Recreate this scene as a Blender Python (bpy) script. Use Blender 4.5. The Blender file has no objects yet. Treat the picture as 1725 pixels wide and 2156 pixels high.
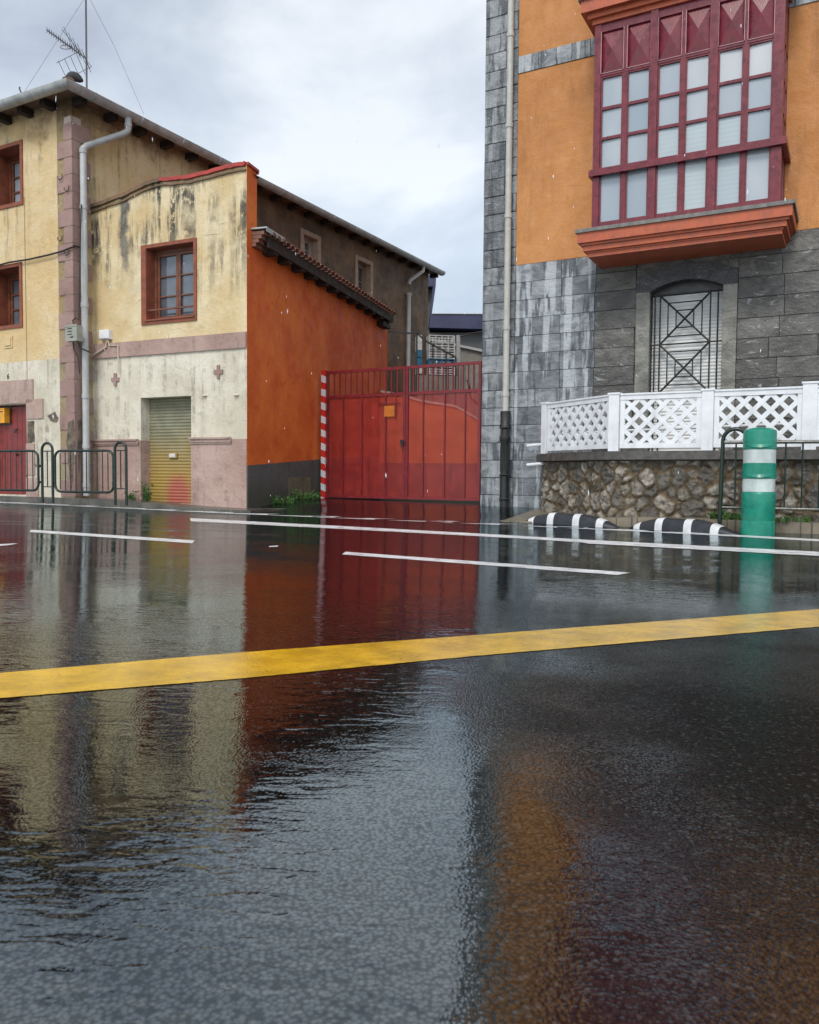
import bpy, math, random
from mathutils import Vector, Matrix
random.seed(7)
S = bpy.context.scene
R = math.radians
# ------------------------------------------------------------------ camera
FP, CX, CY = 1700.0, 862.5, 1078.0        # focal length and centre in layout units (picture 1725 x 2156)
CAMZ = 0.36
th = math.atan(78/1700.0); ph = 0.008
X0 = Vector((1,0,0)); FW = Vector((0,math.cos(th),-math.sin(th))); U0 = Vector((0,math.sin(th),math.cos(th)))
CR = X0*math.cos(ph)+U0*math.sin(ph); CU = U0*math.cos(ph)-X0*math.sin(ph)
cd = bpy.data.cameras.new('camera'); cam = bpy.data.objects.new('camera', cd); S.collection.objects.link(cam)
cd.sensor_fit = 'HORIZONTAL'; cd.sensor_width = 36; cd.lens = 36*FP/1725; cd.clip_start = .02; cd.clip_end = 2000
cam.matrix_world = Matrix.Translation((0,0,CAMZ)) @ Matrix((CR,CU,-FW)).transposed().to_4x4()
cd.dof.use_dof = True; cd.dof.focus_distance = 7.0; cd.dof.aperture_fstop = 24.0
S.camera = cam
# ------------------------------------------------------------------ sky and light
SUN_EL, SUN_AZ = R(48), R(200)
S.view_settings.view_transform = 'Standard'; S.view_settings.look = 'None'
S.view_settings.exposure = 0.3; S.view_settings.gamma = 1
w = bpy.data.worlds.new('World'); S.world = w; w.use_nodes = True
nt = w.node_tree; nt.nodes.clear()
def wn(t, **k):
    n = nt.nodes.new(t)
    for a, b in k.items(): setattr(n, a, b)
    return n
out = wn('ShaderNodeOutputWorld'); bg = wn('ShaderNodeBackground'); bg2 = wn('ShaderNodeBackground'); add = wn('ShaderNodeAddShader')
sky = wn('ShaderNodeTexSky', sky_type='NISHITA', sun_disc=False, sun_elevation=SUN_EL, sun_rotation=SUN_AZ)
bg.inputs[1].default_value = 0.05
nt.links.new(sky.outputs[0], bg.inputs[0])
tc = wn('ShaderNodeTexCoord'); mp = wn('ShaderNodeMapping'); mp.inputs['Scale'].default_value = (1.0,1.0,1.9)
mp.inputs['Location'].default_value = (3.4,0.3,1.2)
nt.links.new(tc.outputs['Generated'], mp.inputs[0])
nz = wn('ShaderNodeTexNoise'); nz.inputs['Scale'].default_value = 2.6; nz.inputs['Detail'].default_value = 9; nz.inputs['Roughness'].default_value = .52; nz.inputs['Distortion'].default_value = .25
nt.links.new(mp.outputs[0], nz.inputs['Vector'])
rp = wn('ShaderNodeValToRGB'); e = rp.color_ramp.elements
e[0].position = .36; e[0].color = (.33,.35,.385,1); e[1].position = .62; e[1].color = (.72,.73,.725,1)
m_ = e.new(.50); m_.color = (.50,.53,.55,1)
nt.links.new(nz.outputs['Fac'], rp.inputs[0])
sp = wn('ShaderNodeSeparateXYZ'); nt.links.new(tc.outputs['Generated'], sp.inputs[0])
mr = wn('ShaderNodeMapRange'); mr.inputs['From Min'].default_value = .1; mr.inputs['From Max'].default_value = -.7; mr.inputs['To Min'].default_value = .90; mr.inputs['To Max'].default_value = 1.55
nt.links.new(sp.outputs['Y'], mr.inputs['Value']); nt.links.new(rp.outputs[0], bg2.inputs[0]); nt.links.new(mr.outputs[0], bg2.inputs[1])
nt.links.new(bg.outputs[0], add.inputs[0]); nt.links.new(bg2.outputs[0], add.inputs[1]); nt.links.new(add.outputs[0], out.inputs[0])
sl = bpy.data.lights.new('sun','SUN'); sl.energy = 1.5; sl.angle = R(18); sl.color = (1,.95,.87)
so = bpy.data.objects.new('sun', sl); S.collection.objects.link(so)
az = R(200)   # sun behind the camera, a little to the left
sd = Vector((math.sin(az)*math.cos(SUN_EL), math.cos(az)*math.cos(SUN_EL), math.sin(SUN_EL)))
so.rotation_euler = sd.to_track_quat('Z','Y').to_euler()
# ------------------------------------------------------------------ node helpers
class NT:
    def __init__(s, name):
        s.m = bpy.data.materials.new(name); s.m.use_nodes = True; s.t = s.m.node_tree
        s.b = s.t.nodes['Principled BSDF']; s.o = s.t.nodes['Material Output']
        s.tc = s.t.nodes.new('ShaderNodeTexCoord')
    def n(s, ty, **k):
        x = s.t.nodes.new(ty)
        for a, b in k.items(): setattr(x, a, b)
        return x
    def l(s, a, b): s.t.links.new(a, b)
    def vec(s, sc=(1,1,1), loc=(0,0,0), rot=(0,0,0), co='Object'):
        m = s.n('ShaderNodeMapping'); m.inputs['Scale'].default_value = sc; m.inputs['Location'].default_value = loc; m.inputs['Rotation'].default_value = rot
        s.l(s.tc.outputs[co], m.inputs[0]); return m.outputs[0]
    def noise(s, scale, det=6, ro=.55, v=None, dist=0):
        x = s.n('ShaderNodeTexNoise'); x.inputs['Scale'].default_value = scale; x.inputs['Detail'].default_value = det; x.inputs['Roughness'].default_value = ro; x.inputs['Distortion'].default_value = dist
        s.l(v if v is not None else s.tc.outputs['Object'], x.inputs['Vector']); return x.outputs['Fac']
    def voro(s, scale, feat='F1', v=None, out='Distance'):
        x = s.n('ShaderNodeTexVoronoi'); x.feature = feat; x.inputs['Scale'].default_value = scale
        s.l(v if v is not None else s.tc.outputs['Object'], x.inputs['Vector']); return x.outputs[out]
    def rng(s, f, a, b, c=0, d=1):
        x = s.n('ShaderNodeMapRange'); x.interpolation_type = 'SMOOTHSTEP'
        for i, q in zip((1,2,3,4),(a,b,c,d)): x.inputs[i].default_value = q
        s.l(f, x.inputs[0]); return x.outputs[0]
    def mix(s, f, a, b, mode='MIX'):
        x = s.n('ShaderNodeMix'); x.data_type = 'RGBA'; x.blend_type = mode
        for i, q in ((0,f),(6,a),(7,b)):
            if hasattr(q, 'is_linked') or hasattr(q,'links'): s.l(q, x.inputs[i])
            elif i == 0: x.inputs[0].default_value = q
            else: x.inputs[i].default_value = (*q[:3],1)
        return x.outputs[2]
    def math(s, op, a, b=0.0):
        x = s.n('ShaderNodeMath'); x.operation = op
        for i, q in ((0,a),(1,b)):
            if hasattr(q,'links'): s.l(q, x.inputs[i])
            else: x.inputs[i].default_value = q
        return x.outputs[0]
    def xyz(s, co='Object'):
        x = s.n('ShaderNodeSeparateXYZ'); s.l(s.tc.outputs[co], x.inputs[0]); return x.outputs
    def bump(s, h, dist=.01, st=1.0, nrm=None):
        x = s.n('ShaderNodeBump'); x.inputs['Distance'].default_value = dist; x.inputs['Strength'].default_value = st
        s.l(h, x.inputs['Height'])
        if nrm is not None: s.l(nrm, x.inputs['Normal'])
        return x.outputs[0]
    def fin(s, col=None, rough=None, nrm=None, metal=None, spec=None):
        for k, v in (('Base Color',col),('Roughness',rough),('Normal',nrm),('Metallic',metal),('Specular IOR Level',spec)):
            if v is None: continue
            if hasattr(v,'links'): s.l(v, s.b.inputs[k])
            elif k == 'Base Color': s.b.inputs[k].default_value = (*v[:3],1)
            else: s.b.inputs[k].default_value = v
        return s.m

def plaster(name, c1, c2, sa=(.50,.70), sb=(.38,.60), grime_shade=None, spot=None, stain=(.05,.045,.03), ztop=None, zspan=1.5, amt=.8, streak=7, rough=.75, blot=.55, peel=None, zbot=None, bumpd=.006, seed=0, moss=None):
    k = NT(name)
    v0 = k.vec(loc=(seed,seed*1.7,0))
    big = k.noise(1.3, 8, .62, v0); mid = k.noise(6, 8, .65, v0); fine = k.noise(55, 4, .6, v0)
    col = k.mix(k.rng(big,.35,.68), c1, c2)
    c3 = tuple(x*blot for x in c1)
    col = k.mix(k.math('MULTIPLY', k.rng(mid,.56,.76), .55), col, c3)
    # run marks: narrow noise stretched downwards, only on the upper part of the wall
    sv = k.vec(sc=(streak,streak,.55), loc=(seed,0,0))
    st = k.rng(k.noise(1,6,.7,sv), *sa)
    br = k.rng(k.noise(9,6,.75,v0), *sb)
    f = k.math('MULTIPLY', k.math('MULTIPLY', st, br), k.rng(k.noise(.9,4,.6,k.vec(loc=(seed+7,0,2))), .40,.60,.10,1))
    if ztop is not None:
        zz = k.xyz()[2]
        g = k.rng(zz, ztop-zspan, ztop, .06, 1.0)
        f = k.math('MULTIPLY', f, g)
    col = k.mix(k.math('MULTIPLY', f, amt), col, stain)
    if grime_shade is not None:      # brown weathering plus under-eaves shade painted into the colour, with a ragged edge
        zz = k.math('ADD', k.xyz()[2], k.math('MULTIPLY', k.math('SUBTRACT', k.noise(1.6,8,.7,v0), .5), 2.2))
        col = k.mix(k.math('MULTIPLY', k.math('MULTIPLY', k.rng(zz, grime_shade[0], grime_shade[0]+.6), k.rng(mid,.30,.6,.55,1)), grime_shade[1]), col, grime_shade[2])
    if spot is not None:       # long dark run mark below the coping
        X = k.xyz(); q = k.math('ABSOLUTE', k.math('ADD', k.math('SUBTRACT', X[0], spot[0]), k.math('MULTIPLY', k.math('SUBTRACT', k.noise(3.5,7,.7,k.vec(sc=(1,1,.6))), .5), .42)))
        f3 = k.math('MULTIPLY', k.rng(q, spot[1]*.45, spot[1], 1, 0), k.rng(k.math('ADD', X[2], k.math('MULTIPLY', k.math('SUBTRACT', mid, .5), 1.1)), spot[2], spot[2]+.5))
        col = k.mix(k.math('MULTIPLY', f3, .9), col, k.mix(k.rng(mid,.4,.6), (.05,.05,.05), (.17,.16,.14)))
    if zbot is not None:
        zz = k.xyz()[2]; wob = k.math('ADD', zz, k.math('MULTIPLY', k.math('SUBTRACT', big, .5), -.5))
        g = k.rng(wob, zbot, zbot+.45, 1, 0)
        col = k.mix(k.math('MULTIPLY', g, .6), col, moss or tuple(x*.4 for x in c1))
    sp = k.rng(k.noise(23,5,.7,v0), .66,.74)
    col = k.mix(k.math('MULTIPLY', sp, .4), col, stain)
    cr = k.rng(k.voro(1.7,'DISTANCE_TO_EDGE', k.vec(sc=(1,1,.7),loc=(seed*2,0,3))), .006,.0)
    cr = k.math('MULTIPLY', cr, k.rng(big,.5,.62))
    col = k.mix(k.math('MULTIPLY', cr, .5), col, stain)
    col = k.mix(.12, col, k.mix(fine,(0,0,0),(1,1,1)), 'OVERLAY')
    h = k.math('ADD', k.math('MULTIPLY', mid, 1.0), k.math('MULTIPLY', fine, .35))
    h = k.math('ADD', h, k.math('MULTIPLY', big, 2.0))
    return k.fin(col, k.rng(mid,.3,.7,rough-.15,rough+.1), k.bump(h, bumpd*2.2))

def paint(name, c, rough=.4, var=.25, metal=0, scale=9, dirt=None, bumpd=.0015, dirtamt=.5):
    k = NT(name)
    n1 = k.noise(scale, 7, .65); n2 = k.noise(scale*7, 4, .6)
    col = k.mix(k.rng(n1,.3,.7), tuple(x*(1-var) for x in c), tuple(min(1,x*(1+var*.5)) for x in c))
    if dirt:
        d = k.rng(k.noise(1,7,.7,k.vec(sc=(scale*1.4,scale*1.4,scale*.25))), .52,.72)
        col = k.mix(k.math('MULTIPLY', d, dirtamt), col, dirt)
    return k.fin(col, k.rng(n1,.3,.7,rough*.75,min(1,rough*1.3)), k.bump(n2, bumpd), metal)
# ------------------------------------------------------------------ mesh helpers
class MB:
    def __init__(s): s.v = []; s.f = []; s.c = []
    def quad(s, *p):
        b = len(s.v); s.v += [tuple(q) for q in p]; s.f.append(tuple(range(b, b+len(p)))); return s
    def box(s, x0,x1,y0,y1,z0,z1, bev=0.0):
        if x0 > x1: x0,x1 = x1,x0
        if y0 > y1: y0,y1 = y1,y0
        if z0 > z1: z0,z1 = z1,z0
        b = len(s.v)
        if bev <= 0:
            s.v += [(x,y,z) for x in (x0,x1) for y in (y0,y1) for z in (z0,z1)]
            for f in ((0,1,3,2),(4,6,7,5),(0,4,5,1),(2,3,7,6),(0,2,6,4),(1,5,7,3)): s.f.append(tuple(b+i for i in f))
            return s
        # rim-chamfered front face (towards -y)
        e = bev
        P = [(x0,y1,z0),(x1,y1,z0),(x1,y1,z1),(x0,y1,z1),(x0,y0+e,z0),(x1,y0+e,z0),(x1,y0+e,z1),(x0,y0+e,z1),
             (x0+e,y0,z0+e),(x1-e,y0,z0+e),(x1-e,y0,z1-e),(x0+e,y0,z1-e)]
        s.v += P
        F = [(3,2,1,0),(8,9,10,11)]
        for i in range(4):
            j = (i+1)%4; F += [(i,j,4+j,4+i),(4+i,4+j,8+j,8+i)]
        for f in F: s.f.append(tuple(b+i for i in f))
        return s
    def prism(s, poly, y0, y1):            # polygon in x,z extruded in y
        b = len(s.v); n = len(poly)
        s.v += [(p[0],y0,p[1]) for p in poly]+[(p[0],y1,p[1]) for p in poly]
        s.f.append(tuple(range(b,b+n))); s.f.append(tuple(range(b+2*n-1,b+n-1,-1)))
        for i in range(n):
            j = (i+1)%n; s.f.append((b+i,b+n+i,b+n+j,b+j))
        return s
    def bar(s, p, q, w, d):                # flat bar in the x,z plane, y from d[0] to d[1]
        a = Vector((p[0],p[1])); c = Vector((q[0],q[1])); t = (c-a).normalized(); m = Vector((-t.y,t.x))*w/2
        return s.prism([a+m, a-m, c-m, c+m], d[0], d[1])
    def tube(s, pts, r, n=8, cap=True, closed=False):
        pts = [Vector(p) for p in pts]; N = len(pts); b0 = len(s.v); prev = None
        rr = r if isinstance(r,(list,tuple)) else [r]*N
        for i, p in enumerate(pts):
            if closed: t = pts[(i+1)%N]-pts[i-1]
            else: t = (pts[min(i+1,N-1)]-pts[max(i-1,0)])
            t.normalize()
            if prev is None:
                a = Vector((0,0,1)) if abs(t.z) < .9 else Vector((1,0,0)); u = t.cross(a).normalized()
            else: u = (prev - t*prev.dot(t)).normalized()
            prev = u; v = t.cross(u)
            for k in range(n):
                an = 2*math.pi*k/n; s.v.append(tuple(p+(u*math.cos(an)+v*math.sin(an))*rr[i]))
        for i in range(N if closed else N-1):
            for k in range(n):
                j = (i+1)%N; kk = (k+1)%n
                s.f.append((b0+i*n+k,b0+i*n+kk,b0+j*n+kk,b0+j*n+k))
        if cap and not closed:
            s.f.append(tuple(b0+k for k in range(n))[::-1]); s.f.append(tuple(b0+(N-1)*n+k for k in range(n)))
        return s
    def lathe(s, prof, c=(0,0,0), n=32):
        b = len(s.v)
        for r, z in prof:
            for k in range(n):
                a = 2*math.pi*k/n; s.v.append((c[0]+r*math.cos(a), c[1]+r*math.sin(a), c[2]+z))
        for i in range(len(prof)-1):
            for k in range(n):
                kk = (k+1)%n; s.f.append((b+i*n+k,b+i*n+kk,b+(i+1)*n+kk,b+(i+1)*n+k))
        s.f.append(tuple(b+k for k in range(n))[::-1]); s.f.append(tuple(b+(len(prof)-1)*n+k for k in range(n)))
        return s
    def wall(s, x0,x1,z0,z1, holes, th=.3, y=0.0, topf=None):
        xs = sorted(set([x0,x1]+[h[i] for h in holes for i in (0,1) if x0 < h[i] < x1]))
        zs = sorted(set([z0,z1]+[h[i] for h in holes for i in (2,3) if z0 < h[i] < z1]))
        for i in range(len(xs)-1):
            for j in range(len(zs)-1):
                cx, cz = (xs[i]+xs[i+1])/2, (zs[j]+zs[j+1])/2
                if any(h[0] < cx < h[1] and h[2] < cz < h[3] for h in holes): continue
                a,b_,c,d = xs[i],xs[i+1],zs[j],zs[j+1]
                s.quad((a,y,c),(b_,y,c),(b_,y,d),(a,y,d)); s.quad((a,y+th,c),(a,y+th,d),(b_,y+th,d),(b_,y+th,c))
        for h in holes:
            a,b_,c,d = max(h[0],x0),min(h[1],x1),max(h[2],z0),min(h[3],z1)
            if a >= b_ or c >= d: continue
            if h[0] >= x0: s.quad((a,y,c),(a,y,d),(a,y+th,d),(a,y+th,c))
            if h[1] <= x1: s.quad((b_,y,c),(b_,y+th,c),(b_,y+th,d),(b_,y,d))
            if h[2] >= z0: s.quad((a,y,c),(a,y+th,c),(b_,y+th,c),(b_,y,c))
            if h[3] <= z1: s.quad((a,y,d),(b_,y,d),(b_,y+th,d),(a,y+th,d))
        s.quad((x0,y,z0),(x0,y,z1),(x0,y+th,z1),(x0,y+th,z0)); s.quad((x1,y,z0),(x1,y+th,z0),(x1,y+th,z1),(x1,y,z1))
        for i in range(len(xs)-1):
            if not any(h[0] < (xs[i]+xs[i+1])/2 < h[1] and h[3] > z1 > h[2] for h in holes): s.quad((xs[i],y,z1),(xs[i+1],y,z1),(xs[i+1],y+th,z1),(xs[i],y+th,z1))
        return s
    def build(s, name, m, parent=None, fr=None, smooth=False, label=None, **tags):
        me = bpy.data.meshes.new(name); me.from_pydata([tuple(v) for v in s.v], [], s.f); me.validate(); me.update()
        if m is not None: me.materials.append(m)
        if smooth:
            for p in me.polygons: p.use_smooth = True
            try: me.set_sharp_from_angle(angle=R(38))
            except Exception: pass
        o = bpy.data.objects.new(name, me); S.collection.objects.link(o)
        M = fr.M if fr is not None else Matrix.Identity(4)
        WM[o.name] = M.copy()
        if parent is not None:
            o.parent = parent; o.matrix_basis = WM[parent.name].inverted() @ M
        else: o.matrix_basis = M
        if label: o['label'] = label
        for k, v in tags.items(): o[k] = v
        return o
WM = {}
def thing(name, label, cat, fr=None, loc=None, group=None):
    o = bpy.data.objects.new(name, None); S.collection.objects.link(o); o.empty_display_size = .2
    o.matrix_basis = fr.M if fr is not None else Matrix.Translation(loc or (0,0,0)); WM[o.name] = o.matrix_basis.copy()
    o['label'] = label; o['category'] = cat
    if group: o['group'] = group
    return o
def skew(m, x, dx, y=.1):
    m.v = [((v[0]+dx) if (abs(v[0]-x) < .012 and v[1] > y) else v[0], v[1], v[2]) for v in m.v]; return m
def ray(X, Y): return (FW*FP + CR*(X-CX) - CU*(Y-CY))
class Frame:                                # x along the face (to the right), y into it, z up
    def __init__(s, o, ang):                # ang: how far the face turns towards the camera as it goes right
        s.o = Vector((o[0],o[1],o[2] if len(o) > 2 else 0)); s.u = Vector((math.cos(ang),-math.sin(ang),0)); s.n = Vector((math.sin(ang),math.cos(ang),0))
        s.M = Matrix.Translation(s.o) @ Matrix((s.u,s.n,Vector((0,0,1)))).transposed().to_4x4()
    def at(s, X, Y, d=0.0):
        r = ray(X,Y); c = Vector((0,0,CAMZ)); t = (d-(c-s.o).dot(s.n))/r.dot(s.n); p = c+r*t-s.o
        return (p.dot(s.u), p.z)
    def loc(s, P):
        p = Vector(P)-s.o; return Vector((p.dot(s.u), p.dot(s.n), p.z))
    def W(s, x, y, z): return s.o + s.u*x + s.n*y + Vector((0,0,z))
    def sub(s, x, y, z=0, ang=0.0):
        a = math.atan2(-s.u.y, s.u.x)+ang; p = s.W(x,y,z); return Frame((p.x,p.y,p.z), a)
# ------------------------------------------------------------------ terrain
A0 = R(28.5)
KU = Vector((math.cos(A0),-math.sin(A0))); KN = Vector((math.sin(A0),math.cos(A0))); K0 = Vector((-2.27,11.3))
def sm(t): t = max(0,min(1,t)); return t*t*(3-2*t)
def road(x, y):
    return -.012*max(-14,min(14,x)) - .24*(1-math.exp(-max(y,0)**2/50))
def terr(x, y):
    q = (Vector((x,y))-K0).dot(KN)
    return road(x,y) + .155*sm(q/2.3)
def gnd(X, Y, off=0.0):
    r = ray(X,Y).normalized(); c = Vector((0,0,CAMZ)); a, b = .1, None
    t = .1
    while t < 60:
        p = c+r*t
        if p.z < terr(p.x,p.y)+off: b = t; break
        a = t; t += .05
    if b is None: b = 60
    for _ in range(25):
        m = (a+b)/2; p = c+r*m
        if p.z < terr(p.x,p.y)+off: b = m
        else: a = m
    return c+r*b
def axis(lo, hi, st, far):
    a = []; x = lo
    while x <= hi+1e-6: a.append(x); x += st
    e = [st*2**i for i in range(1,12)]
    L = []; p = lo
    for d in e:
        p -= d
        if p < -far: break
        L.append(p)
    H = []; p = a[-1]
    for d in e:
        p += d
        if p > far: break
        H.append(p)
    return L[::-1]+a+H
# wet asphalt
k = NT('wet_asphalt')
k.t.nodes.remove(k.b)
grain = k.voro(240,'F1'); gn = k.noise(420,3,.6)
patch = k.noise(1.7,6,.62, k.vec(loc=(5,2,0)))
gravel = k.voro(240,'F1',out='Color')
col = k.mix(k.rng(gn,.35,.7), (.0015,.0015,.0016), (.006,.006,.0065))
sel = k.n('ShaderNodeSeparateColor'); k.l(gravel, sel.inputs[0])
col = k.mix(k.rng(sel.outputs[0],.86,.99,0,.8), col, (.04,.04,.04))
x_,y_,z_ = k.xyz()
# the water film is thinner towards the right, where the grains stand out of it
wob = k.math('ADD', x_, k.math('MULTIPLY', k.math('SUBTRACT', k.noise(1.2,5,.6), .5), 1.0))
thin = k.math('ADD', k.math('MULTIPLY', k.rng(wob, -.05, .55), .75), k.math('MULTIPLY', k.rng(patch,.40,.68), .35))
far = k.rng(y_, 1.0, 3.2, 1, .08)
thin = k.math('MULTIPLY', thin, far)
rip = k.noise(24,1.5,.4, k.vec(sc=(.75,1.9,1), rot=(0,0,.2)), .9)
rip2 = k.noise(60,1,.4, k.vec(sc=(.6,1.9,1), rot=(0,0,-.15)), .8)
calm = k.rng(k.noise(2.1,4,.5, k.vec(loc=(9,4,0))), .40,.62,.18,1.0)
h = k.math('ADD', k.math('MULTIPLY', rip, .00125), k.math('MULTIPLY', rip2, .00016))
h = k.math('MULTIPLY', h, calm)
gh = k.math('MULTIPLY', k.math('SUBTRACT', 1.0, grain), .0010)
gh = k.math('ADD', gh, k.math('MULTIPLY', k.noise(60,4,.6), .0009))
h = k.math('ADD', h, k.math('MULTIPLY', gh, k.rng(thin,0,1.1,.035,.9)))
nrm = k.bump(h, 1.0)
rough = k.rng(thin,0,1.1,.012,.08)
di = k.n('ShaderNodeBsdfDiffuse'); k.l(col, di.inputs[0])
gl = k.n('ShaderNodeBsdfGlossy'); gl.inputs['Color'].default_value = (.86,.95,.98,1); k.l(rough, gl.inputs['Roughness']); k.l(nrm, gl.inputs['Normal'])
fe = k.n('ShaderNodeFresnel'); fe.inputs['IOR'].default_value = 2.45; k.l(nrm, fe.inputs['Normal'])
ms = k.n('ShaderNodeMixShader'); k.l(k.math('MULTIPLY', fe.outputs[0], k.math('MULTIPLY', k.rng(thin,.1,1.0,1,.28), k.rng(k.math('MULTIPLY', grain, 1.0), .25,.75,1.12,.62))), ms.inputs[0]); k.l(di.outputs[0], ms.inputs[1]); k.l(gl.outputs[0], ms.inputs[2]); k.l(ms.outputs[0], k.o.inputs[0])
ASPH = k.m
m = MB(); xs = axis(-15,15,.5,700); ys = axis(-4,28,.4,900)
m.v = [(x,y,terr(x,y)) for y in ys for x in xs]; n_ = len(xs)
m.f = [(j*n_+i,j*n_+i+1,(j+1)*n_+i+1,(j+1)*n_+i) for j in range(len(ys)-1) for i in range(n_-1)]
m.build('road', ASPH, smooth=True, kind='structure', label='wet black asphalt street with ripples and puddles')
# road markings (sheets lying on the asphalt)
def strip(name, top, bot, mt, off=.001, label=None, n=60):
    def lerp(P, t):
        L = len(P)-1; i = min(int(t*L), L-1); f = t*L-i
        return (P[i][0]*(1-f)+P[i+1][0]*f, P[i][1]*(1-f)+P[i+1][1]*f)
    a = [gnd(*lerp(top,i/n)) for i in range(n+1)]; b = [gnd(*lerp(bot,i/n)) for i in range(n+1)]
    m = MB()
    for rowf in (0,.5,1):
        for p, q in zip(a,b):
            c = p.lerp(q,rowf+random.uniform(-.006,.006)*(rowf != .5)); m.v.append((c.x,c.y,terr(c.x,c.y)+off))
    N = n+1
    for r_ in range(2):
        for i in range(n): m.f.append((r_*N+i, (r_+1)*N+i, (r_+1)*N+i+1, r_*N+i+1))
    return m.build(name, mt, smooth=False, kind='structure', label=label)
def roadpaint(name, c, worn, ior=1.75, ro=(.03,.13)):
    k = NT(name)
    wn_ = k.rng(k.noise(55,6,.7), .62,.70); wn2 = k.noise(150,3,.6); n1 = k.noise(10,7,.65)
    col = k.mix(k.rng(n1,.3,.7), tuple(x*.6 for x in c), c)
    col = k.mix(k.rng(wn2,.52,.7,0,.5), col, tuple(x*.45 for x in c))
    col = k.mix(k.math('MULTIPLY', wn_, worn), col, (.02,.02,.02))
    h = k.math('ADD', k.math('MULTIPLY', k.noise(70,3,.6), .0012), k.math('MULTIPLY', k.noise(260,3,.6), .0007))
    k.b.inputs['IOR'].default_value = ior
    return k.fin(col, k.rng(n1,.3,.7,*ro), k.bump(h,.55))
YEL = roadpaint('yellow_road_paint', (.80,.47,.012), .75); WHT = roadpaint('white_road_paint', (.84,.85,.86), .5, 1.38, (.25,.4))
strip('yellow_line', [(-260,1438),(0,1418),(500,1375),(1000,1338),(1725,1283),(2100,1256)], [(-260,1494),(0,1471),(500,1430),(1000,1382),(1725,1320),(2100,1287)], YEL, label='broad worn yellow line across the wet road', n=160)
strip('lane_line', [(400,1091),(725,1108),(1090,1128),(1240,1137),(1725,1162)], [(402,1097.5),(725,1114),(1090,1133.5),(1240,1143),(1725,1169)], WHT, label='long thin white line on the far side of the road')
strip('lane_line', [(1205,1138.5),(1725,1163)], [(1240,1145),(1725,1171)], WHT, off=.002, label='wide bright end of the white line below the rubber kerbs')
strip('lane_dash', [(65,1115.5),(410,1138)], [(62,1120.5),(405,1144)], WHT, label='left dash of the broken white line', n=24)
strip('lane_dash', [(728,1162),(1328,1206)], [(720,1167.5),(1300,1211)], WHT, label='right dash of the broken white line', n=40)
strip('lane_dash', [(-60,1149),(38,1144)], [(-60,1154),(20,1148)], WHT, label='short dash end at the left edge of the picture', n=10)
strip('kerb_line_glint', [(-80,1052.5),(100,1059.5),(500,1078.5),(1090,1103),(1500,1123.5),(1725,1135.5)], [(-80,1055.5),(100,1062.8),(500,1082),(1090,1106.5),(1500,1127),(1725,1140)], WHT, label='thin white edge line along the kerb, with the bright kerb reflection painted in')  # edge line and bright kerb-edge reflection painted as one white strip
strip('lane_dash', [(567,1150),(586,1149)], [(566,1151.8),(585,1151)], WHT, label='tiny leftover scrap of white paint on the asphalt', n=4)
# pavements
k = NT('pavement_concrete')
n1 = k.noise(3,7,.65); n2 = k.noise(60,4,.6)
col = k.mix(k.rng(n1,.3,.7),(.055,.052,.048),(.13,.12,.10))
PAVE = k.fin(col, k.rng(n1,.35,.65,.12,.45), k.bump(n2,.002))
k = NT('pavement_sand')
n1 = k.noise(3,7,.65); n2 = k.noise(60,4,.6)
col = k.mix(k.rng(n1,.3,.7),(.12,.10,.07),(.24,.20,.145))
br = k.n('ShaderNodeTexBrick'); br.inputs['Scale'].default_value = 1; br.inputs['Brick Width'].default_value = .2; br.inputs['Row Height'].default_value = .2; br.inputs['Mortar Size'].default_value = .006; br.offset = 0
k.l(k.vec(rot=(0,0,-A0)), br.inputs['Vector'])
col = k.mix(k.math('MULTIPLY', br.outputs['Fac'], .7), col, (.03,.028,.025))
SAND = k.fin(col, k.rng(n1,.35,.65,.2,.5), k.bump(n2,.002))
def slab(name, t0, t1, topz, depth, mt, label, n=40, kerb=.12, q0=0.0):
    m = MB(); Q = [(0,None),(0,0),(kerb,0),(kerb+.001,-.004)]+[(q,0) for q in (.35,.6,.9,1.2,1.6,2.0,2.5)]+[(depth,0)]; N = len(Q)
    for i in range(n+1):
        t = t0+(t1-t0)*i/n; p = K0+KU*t
        for q, dz in Q:
            pp = p+KN*(q+q0)
            z = terr(pp.x,pp.y)-.1 if dz is None else topz(pp.x,pp.y,t,q)+dz
            m.v.append((pp.x,pp.y,z))
    for i in range(n):
        for j in range(N-1):
            a = i*N+j; m.f.append((a,a+N,a+N+1,a+1))
    for e_ in (0,n):
        b0 = len(m.v); m.v += [(v[0],v[1],v[2]-.25) for v in m.v[e_*N+1:(e_+1)*N]]
        for j in range(N-2): m.f.append((e_*N+1+j,e_*N+2+j,b0+j+1,b0+j))
    m.build(name, mt, kind='structure', label=label)
def zt(x): 
    f = sm((x+5.2)/(2.9)); return -.055*(1-f)-.155*f
slab('pavement', -16, .05, lambda x,y,t,q: zt(x)+.0*q, 3.5, PAVE, 'narrow wet pavement in front of the cream house')
slab('pavement', 3.62, 14, lambda x,y,t,q: max(terr(*(K0+KU*t)) + .012+.11*sm((t-3.7)/1.8), terr(x,y)+.012), 4.0, SAND, 'sand coloured tiled pavement below the stone wall', q0=.42)
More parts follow.
